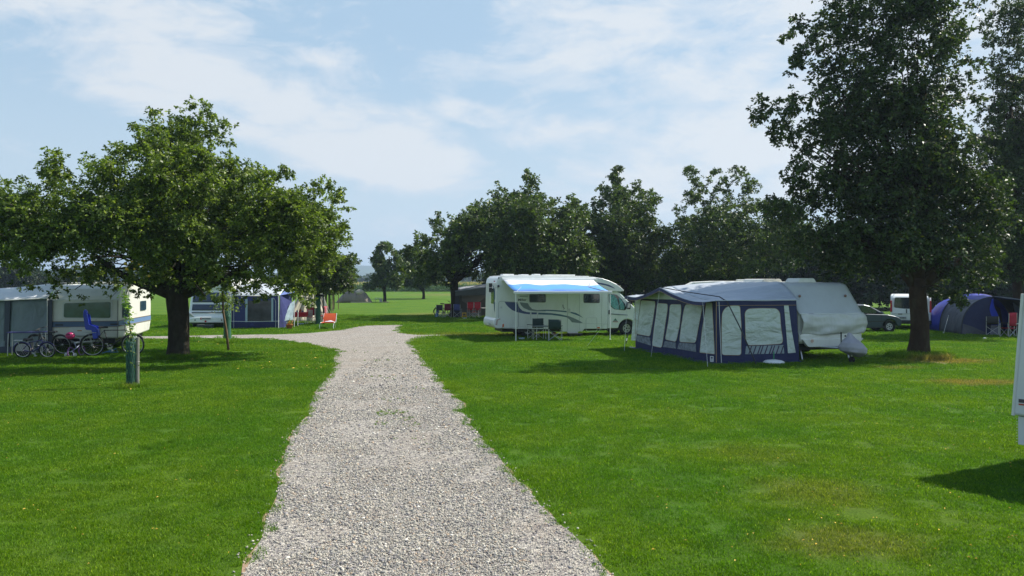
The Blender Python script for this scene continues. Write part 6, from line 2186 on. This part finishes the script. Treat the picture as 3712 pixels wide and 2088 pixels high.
ob('plank', MB().box((0, 0, .05), (.9, .5, .08)), mat('pale_wood', (.46, .38, .24), rough=.8, var=.2), t)

# ======================= camp under the wide fruit tree, left of the motorhome
GY = 57.0
x = (1655 - CX) * GY / F
gt = thing('awning_tent', 'grey awning with blue end standing left behind the white motorhome', 'awning', (x, GY + .6), 0)
gw = mat('grey_awning_cloth', (0.10, 0.105, 0.11), rough=.7, var=.2, bump=.6, bscale=3, bdist=.05)
gd = mat('grey_dark_cloth', (0.035, 0.035, 0.04), rough=.8, var=.2)
ob('roof', MB().grid(lambda u, v: (-.15 + 2.6 * u, -.1 + 2.2 * v, 1.86 + .32 * u + .25 * v), 8, 6), mat('silver_grey_roof', (.30, .32, .36), rough=.5, var=.1, bump=.5, bscale=3), gt, smooth=True, solid=.01)
ob('front_band', MB().prism([(-.12, 1.55), (2.4, 1.62), (2.4, 2.15), (-.12, 1.86)], BF, .12, .14), gw, gt)
ob('rear_wall', MB().prism([(-.1, 0), (2.5, 0), (2.5, 2.0), (-.1, 1.8)], fr((0, 1.9, 0), (1, 0, 0), NY), 0, .02), mat('brown_grey_wall', (.13, .12, .11), rough=.8, var=.2), gt)
ob('rolled_curtain', MB().grid(lambda u, v: (.25 + 1.85 * u, 1.2, 1.62 - (.22 + .50 * math.sin(math.pi * min(1, .15 + .95 * u))) * v), 14, 5), mat('beige_curtain', (.24, .22, .20), rough=.8, var=.12), gt, solid=.02)
ob('side_flap', MB().prism([(-.15, 0), (.22, 0), (.12, 1.6), (-.12, 1.7)], BF, .05, .07), gd, gt)
ob('side_flap', MB().prism([(1.98, 0), (2.2, 0), (2.2, 1.7), (2.05, 1.7)], BF, .05, .07), gw, gt)
ob('blue_end', MB().prism([(2.0, 1.55), (2.55, 1.45), (2.55, 2.20), (2.1, 2.10)], BF, .15, .17), mat('mid_blue_cloth', (.04, .06, .30), rough=.6), gt)
for px, lab, m_, hb, rot in ((1709, 'left of two red high-backed chairs under the grey awning', bred, 1.08, 20), (1728, 'right of two red high-backed chairs under the grey awning', bred, 1.08, -12),
                             (1659, 'blue and white folding chair with pale towel right of the fruit tree trunk', mat('blue_white_cloth', (.06, .07, .22), rough=.7, var=.6, vscale=10), .95, 170),
                             (1598, 'dark folding chair left of the fruit tree trunk', mat('dark_cloth', (.03, .03, .035), rough=.8), .9, 160),
                             (1622, 'dark red folding chair leaning by the fruit tree trunk', mat('wine_cloth', (.16, .01, .03), rough=.8), .98, 190)):
    xx, yy = G(px, 1152)
    director_chair((xx, yy), rot, lab, m_, w=.48, hb=hb)
xx, yy = G(1750, 1150)
table((xx, yy), 5, 'white camping table at the right end of the grey awning', .7, .5, .66, whitemetal_m, leg_m=whitemetal_m)
xx, yy = G(1683, 1156)
t = thing('toy_stand', 'yellow plastic toy stand on the grass before the grey awning', 'toy', (xx, yy), 5)
yel = mat('yellow_plastic', (.62, .36, .02), rough=.4)
for s in (-1, 1):
    ob('leg', MB().tube([(s * .16, -.05, 0), (s * .10, 0, .40)], .028, 6), yel, t)
ob('top_bar', MB().box((0, 0, .40), (.30, .06, .06)), yel, t, bevel=.01)
ob('cross_bar', MB().box((0, -.02, .2), (.22, .04, .05)), yel, t, bevel=.01)
ob('white_tray', MB().box((0, -.15, .06), (.3, .2, .06)), whitemetal_m, t, bevel=.01)
xx, yy = G(1583, 1152)
t = thing('bodyboard', 'bright blue board leaning on the dark chair by the fruit tree', 'board', (xx, yy), 12)
ob('board', MB().prism(rpoly([(-.12, .02), (.08, .02), (.17, .6), (.13, .88), (.02, .90), (-.04, .6)], .06), BF, 0, .05), mat('board_blue', (.03, .16, .40), rough=.35), t, bevel=.01)
xx, yy = G(1600, 1148)
b5_ = bike((xx - .25, yy + .35), 10, 'bicycle standing by the fruit tree trunk behind the dark chair', R=.33, wb=1.0, frame=mat('maroon_paint', (.10, .01, .02), rough=.3), seat_h=.95, bar_h=1.1, lean=4)

# ======================= right side: silver car, white van, tunnel tent
VY = 43.3
vx = (3301 - CX) * VY / F
vn = thing('van', 'white van seen from behind, half hidden by the pear trunk', 'van', (vx, VY), -25)
VW = .97
vprof = [(0, .42), (-.03, .9), (0, 1.1), (.10, 1.68), (.22, 1.82), (.5, 1.87), (3.0, 1.87), (3.9, 1.4), (4.7, 1.1), (4.8, .5), (4.6, .35), (.1, .35)]
ob('body', MB().prism(vprof, fr((-VW, 0, 0), (0, 1, 0), (-1, 0, 0)), 0, -2 * VW), white_m, vn, bevel=.10, segs=3)
ob('rear_window', MB().prism(rpoly([(-.80, 1.18), (-.35, 1.12), (.35, 1.12), (.80, 1.18), (.76, 1.72), (-.76, 1.72)], .08), fr((0, .02, 0), (1, 0, 0), NY), .02, -.12), glass_m, vn, bevel=.01)
ob('rear_bumper', MB().prism(rpoly([(-.98, .32), (.98, .32), (.99, .52), (-.99, .52)], .05), BF, .08, -.15), black_m, vn, bevel=.03)
ob('door_split', MB().box((0, -.035, .82), (.012, .02, .60)), seam_m, vn)
ob('door_crease', MB().box((0, -.038, .86), (1.8, .02, .012)), seam_m, vn)
for s in (-1, 1):
    ob('tail_light', MB().prism(rpoly([(s * .88, .95), (s * .985, .95), (s * .975, 1.55), (s * .90, 1.55)], .02), BF, .05, -.1), red_l, vn, bevel=.01)
    for yy in (.9, 3.7):
        wh = wheel(vn, s * .84, yy, .32, .2, -1)
        wh.rotation_euler = (rad(90), 0, rad(90))
ob('door_handle', MB().box((-.20, -.045, 1.0), (.05, .04, .22)), black_m, vn, bevel=.01)
ob('door_latch', MB().box((-.50, -.045, .84), (.20, .03, .04)), black_m, vn)
pl = ob('licence_plate', MB().box((-.46, -.045, .64), (.52, .02, .13)), mat('plate_grey', (.42, .44, .42), rough=.5), vn)
for k in range(7):
    ob('plate_mark', MB().box((-.66 + .065 * k, -.057, .64), (.035, .005, .07)), black_d, pl)
ob('roof_rail', MB().tube([(-.7, .3, 2.03), (-.7, 2.8, 2.03)], .02, 6), black_m, vn)

SY = 41.2
sx0 = (2980 - CX) * SY / F
sc_ = thing('car', 'silver grey saloon car parked between the caravan and the white van', 'car', (sx0, SY), 1)
silv = mat('silver_paint', (0.035, 0.055, 0.075), rough=.32, metal=.2, var=.05, coat=.3)
CFRM = fr((0, 0, 0), (1, 0, 0), NY)
cbody = [(.05, .32), (.45, .28)] + arc(.90, .30, .36, 175, 5, 9) + [(1.35, .24), (3.0, .24)] + arc(3.45, .30, .36, 175, 5, 9) + [(3.9, .28), (4.02, .34), (4.06, .55), (3.98, .72), (3.75, .82), (3.35, .90), (2.0, .95), (.7, .97), (.08, .90), (0, .6)]
ob('body', MB().prism(cbody, CFRM, 0, -1.72), silv, sc_, bevel=.07, segs=3)
cabin = [(.55, .93), (.95, 1.30), (1.25, 1.40), (2.2, 1.41), (2.5, 1.34), (3.3, .92)]
ob('cabin', MB().prism(cabin, CFRM, -.14, -1.58), silv, sc_, bevel=.09, segs=3)
ob('door_window', MB().prism(rpoly([(2.02, .97), (3.02, .96), (2.52, 1.28), (2.25, 1.34), (2.02, 1.34)], .04), CFRM, -.135, -.12), glass_m, sc_)
ob('door_window', MB().prism(rpoly([(1.08, .98), (1.94, .97), (1.94, 1.34), (1.32, 1.33)], .04), CFRM, -.135, -.12), glass_m, sc_)
ob('windscreen', MB().grid(lambda u, v: (2.55 + .78 * u, .28 + 1.16 * v, 1.345 - .41 * u), 2, 2), glass_m, sc_, solid=.01)
for x_ in (1.98, 3.02, 1.0):
    ob('door_seam', MB().tube([(x_, -.002, .34), (x_, -.002, .92)], .006, 4), black_d, sc_)
ob('side_strip', MB().box((2.1, -.005, .56), (2.6, .02, .05)), black_m, sc_)
ob('sill', MB().box((2.25, .03, .27), (1.9, .05, .1)), black_m, sc_)
ob('door_handle', MB().box((2.15, -.01, .82), (.16, .03, .03)), silv, sc_, bevel=.006)
ob('mirror', MB().box((2.98, -.10, .99), (.12, .16, .10)), silv, sc_, bevel=.03)
for x_ in (.90, 3.45):
    for y_ in (.13, 1.58):
        wheel(sc_, x_, y_, .30, .19, -1 if y_ < 1 else 1)

# tunnel tent
tn = thing('tunnel_tent', 'blue and grey tunnel tent with open front right of the pear trunk', 'tent', (23.25, 39.1), -5)
tb_m = mat('tunnel_blue', (0.018, 0.034, 0.36), rough=.55, var=.12, vscale=1.5, bump=.6, bscale=2.5, bdist=.06, trans=.15)
tg_m = mat('tunnel_grey', (0.06, 0.063, 0.085), rough=.6, var=.3, vscale=1.5, bump=.8, bscale=2.5, bdist=.08, dirt=((.16, .15, .18), 1.5, .5))
tnv = mat('tunnel_navy', (0.012, 0.016, 0.075), rough=.65, var=.2, vscale=2, bump=.5, bscale=3, bdist=.05)
HW, HT = 1.72, 1.84
st_ = [(0.0, 1.0, 1.0), (1.2, 1.0, 1.02), (2.4, 1.0, 1.06), (4.2, .97, .92), (5.8, .80, .18)]


def hoop(y_, a, grow=0.0):
    wv = np.interp(y_, [s[0] for s in st_], [s[1] for s in st_])
    hv = np.interp(y_, [s[0] for s in st_], [s[2] for s in st_])
    c, s_ = math.cos(a), math.sin(a)
    return (-HW * wv * (1 + grow) * (abs(c) ** .85) * (1 if c > 0 else -1), y_, max(0.0, (HT * hv + grow) * s_ ** .8))


def sag(y_, a, ga):
    p = hoop(y_, a, ga)
    return p


for nm, y0_, y1_, a0, a1, m_, gr in (('rear_section', 2.4, 5.8, 0, math.pi, tb_m, 0), ('middle_wall', 0, 2.4, 0, math.pi * .36, tg_m, 0), ('roof_panel', 0, 2.4, math.pi * .36, math.pi * .64, tb_m, 0.0),
                                     ('middle_wall', 0, 2.4, math.pi * .64, math.pi, tg_m, 0)):
    ob(nm, MB().grid(lambda u, v: (lambda p: (p[0] * (1 - .03 * math.sin(math.pi * v)), p[1], p[2] * (1 - .025 * math.sin(math.pi * v) * (1 if y0_ < 2 else 0))))(hoop(y0_ + (y1_ - y0_) * v, a0 + (a1 - a0) * u)), 20, 12), m_, tn, smooth=True, solid=.01)
for y_ in (0, 2.4):
    ob('hoop_pole', MB().tube([hoop(y_, math.pi * k / 24, .012) for k in range(25)], .022, 6), black_m, tn)
# front: left half closed, blue rolled door, opening, inner
fr_pts = [(hoop(0, math.pi * k / 24)[0], hoop(0, math.pi * k / 24)[2]) for k in range(25)]
left = [p for p in fr_pts if p[0] < -.35]
ob('front_panel', MB().prism([(left[0][0], 0)] + left + [(-.25, 1.80), (-.42, 0)], BF, .0, .012), tnv, tn)
ob('front_lower_panel', MB().prism([(-1.70, 0), (-1.66, .55), (-1.2, .40), (-.42, .04), (-.42, 0)], BF, .013, .02), tg_m, tn)
ob('door_flap', MB().grid(lambda u, v: (-.40 + (.10 + .34 * (1 - v)) * u + .05 * math.sin(v * 7), -.05 - .04 * math.sin(v * 9 + u * 3), .48 + 1.25 * v), 5, 12), mat('bright_tent_blue', (.03, .06, .62), rough=.5, var=.1, trans=.3), tn, smooth=True, solid=.012)
ob('door_flap_hem', MB().prism([(-.42, .02), (.02, .02), (.05, .46), (-.40, .48)], BF, .04, .06), mat('lilac_grey_cloth', (.20, .20, .27), rough=.7), tn)
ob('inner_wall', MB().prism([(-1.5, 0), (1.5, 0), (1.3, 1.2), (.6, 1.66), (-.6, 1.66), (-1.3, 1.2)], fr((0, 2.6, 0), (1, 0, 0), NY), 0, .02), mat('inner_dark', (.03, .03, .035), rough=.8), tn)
ob('inner_window', MB().prism(rpoly([(.05, .95), (.62, .95), (.62, 1.35), (.05, 1.35)], .04), fr((0, 2.55, 0), (1, 0, 0), NY), 0, .01), mat('olive_mesh', (.12, .11, .09), rough=.8), tn)
ob('side_front_flap', MB().prism([(.92, 0), (1.32, 0), (1.05, 1.1), (.75, 1.5), (.60, 1.62)], BF, .0, .02), tnv, tn)
ob('canopy', MB().grid(lambda u, v: (-.30 + 2.1 * u + 1.4 * v, -2.4 * v, 1.86 - .30 * u ** 1.5 - .32 * v - .07 * math.sin(math.pi * v) * (1 - abs(2 * u - 1))), 12, 12), mat('canopy_grey', (.10, .115, .15), rough=.5, var=.15, bump=.5, bscale=3, bdist=.05), tn, smooth=True, solid=.01)
ob('canopy_pole', MB().tube([(1.15, -2.35, 0), (1.13, -2.38, 1.50)], .012, 6), steel_m, tn)
ob('guy_line', MB().tube([(-1.72, 1.4, .9), (-2.3, .6, .02)], .008, 4), trim_m, tn)
ob('peg', MB().box((-2.3, .58, .06), (.06, .02, .12)), trim_m, tn)

x, y = G(3655, 1222)
director_chair((x, y), 200, 'dark red high-backed camping chair under the tunnel tent canopy', red_c, w=.50, hb=1.12)
x, y = G(3612, 1217)
director_chair((x, y + .4), 160, 'black camping chair in the opening of the tunnel tent', black_m, w=.52, hb=.90)
x, y = G(3592, 1218)
t = thing('storage_box', 'white plastic box standing inside the tunnel tent opening', 'box', (x + .2, y + .9), -8)
ob('box', MB().box((0, 0, .22), (.55, .4, .40)), trim_m, t, bevel=.03)
ob('lid', MB().box((0, 0, .44), (.58, .43, .05)), cara_m, t, bevel=.015)
x, y = G(3700, 1222)
table((x, y), -10, 'low camping table with red shelf at the right frame edge', .8, .5, .62, trim_m)
x, y = G(3569, 1230)
t = thing('shoe', 'small pale shoe on the grass before the tunnel tent door', 'shoe', (x, y), 30)
ob('upper', MB().sphere((0, 0, .04), (.12, .045, .045), 10, 6), trim_m, t, smooth=True)
ob('sole', MB().box((0, 0, .012), (.24, .09, .024)), black_m, t, bevel=.01)
x, y = G(3209, 1200)
t = thing('peg', 'small white peg on the lawn before the silver car', 'peg', (x, y), 0)
ob('peg', MB().tube([(0, 0, 0), (-.03, 0, .20)], .02, 6), trim_m, t)

# ======================= caravan corner at the right frame edge
rc = thing('caravan', 'white caravan corner with dark and red stripe cut by the right frame edge', 'caravan', (7.12, 11.5), -60)
# local x runs towards the camera along the long side (direction (.5,-.87)), local y away to the right (.87,.5)
RF = fr((0, 0, 0), (1, 0, 0), NY)
side_m = mat('caravan_grey_white', (0.58, 0.60, 0.62), rough=.45, var=.03, vscale=1.5, bump=.12, bscale=30, bdist=.002, dirt=((.4, .4, .4), 2.5, .3))
ob('body', MB().prism([(-.07, .71), (4.8, .71), (4.95, 1.4), (4.6, 2.5), (.18, 2.5), (.08, 2.42)], RF, .05, -2.15), side_m, rc, bevel=.04, segs=3)
ob('lower_skirt', MB().prism([(-.02, .30), (4.7, .30), (4.7, .70), (-.02, .70)], RF, 0, -2.1), side_m, rc, bevel=.01)
ob('corner_trim', MB().tube([(-.06, -.04, .71), (.07, -.04, 2.42)], .025, 8), trim_m, rc)
for k in range(9):
    ob('rivet', MB().disc((-.03 + .0 * k, -.004, .34 + .04 * k), .006, .006, 'Y', 8), steel_m, rc)
ob('dark_stripe', MB().prism([(.02, .90), (4.7, .90), (4.7, .95), (.02, .95)], RF, .051, .056), mat('charcoal_stripe', (.05, .045, .06), rough=.5), rc)
ob('red_stripe', MB().prism([(.02, .865), (4.7, .865), (4.7, .885), (.02, .885)], RF, .051, .056), mat('red_stripe', (.40, .05, .03), rough=.5), rc)
ob('side_window', MB().prism(rpoly([(1.2, 1.3), (2.3, 1.3), (2.3, 1.95), (1.2, 1.95)], .08), RF, .05, .07), curt_glass, rc)
for x_ in (2.3,):
    wheel(rc, x_, .12, .31, .18, -1)
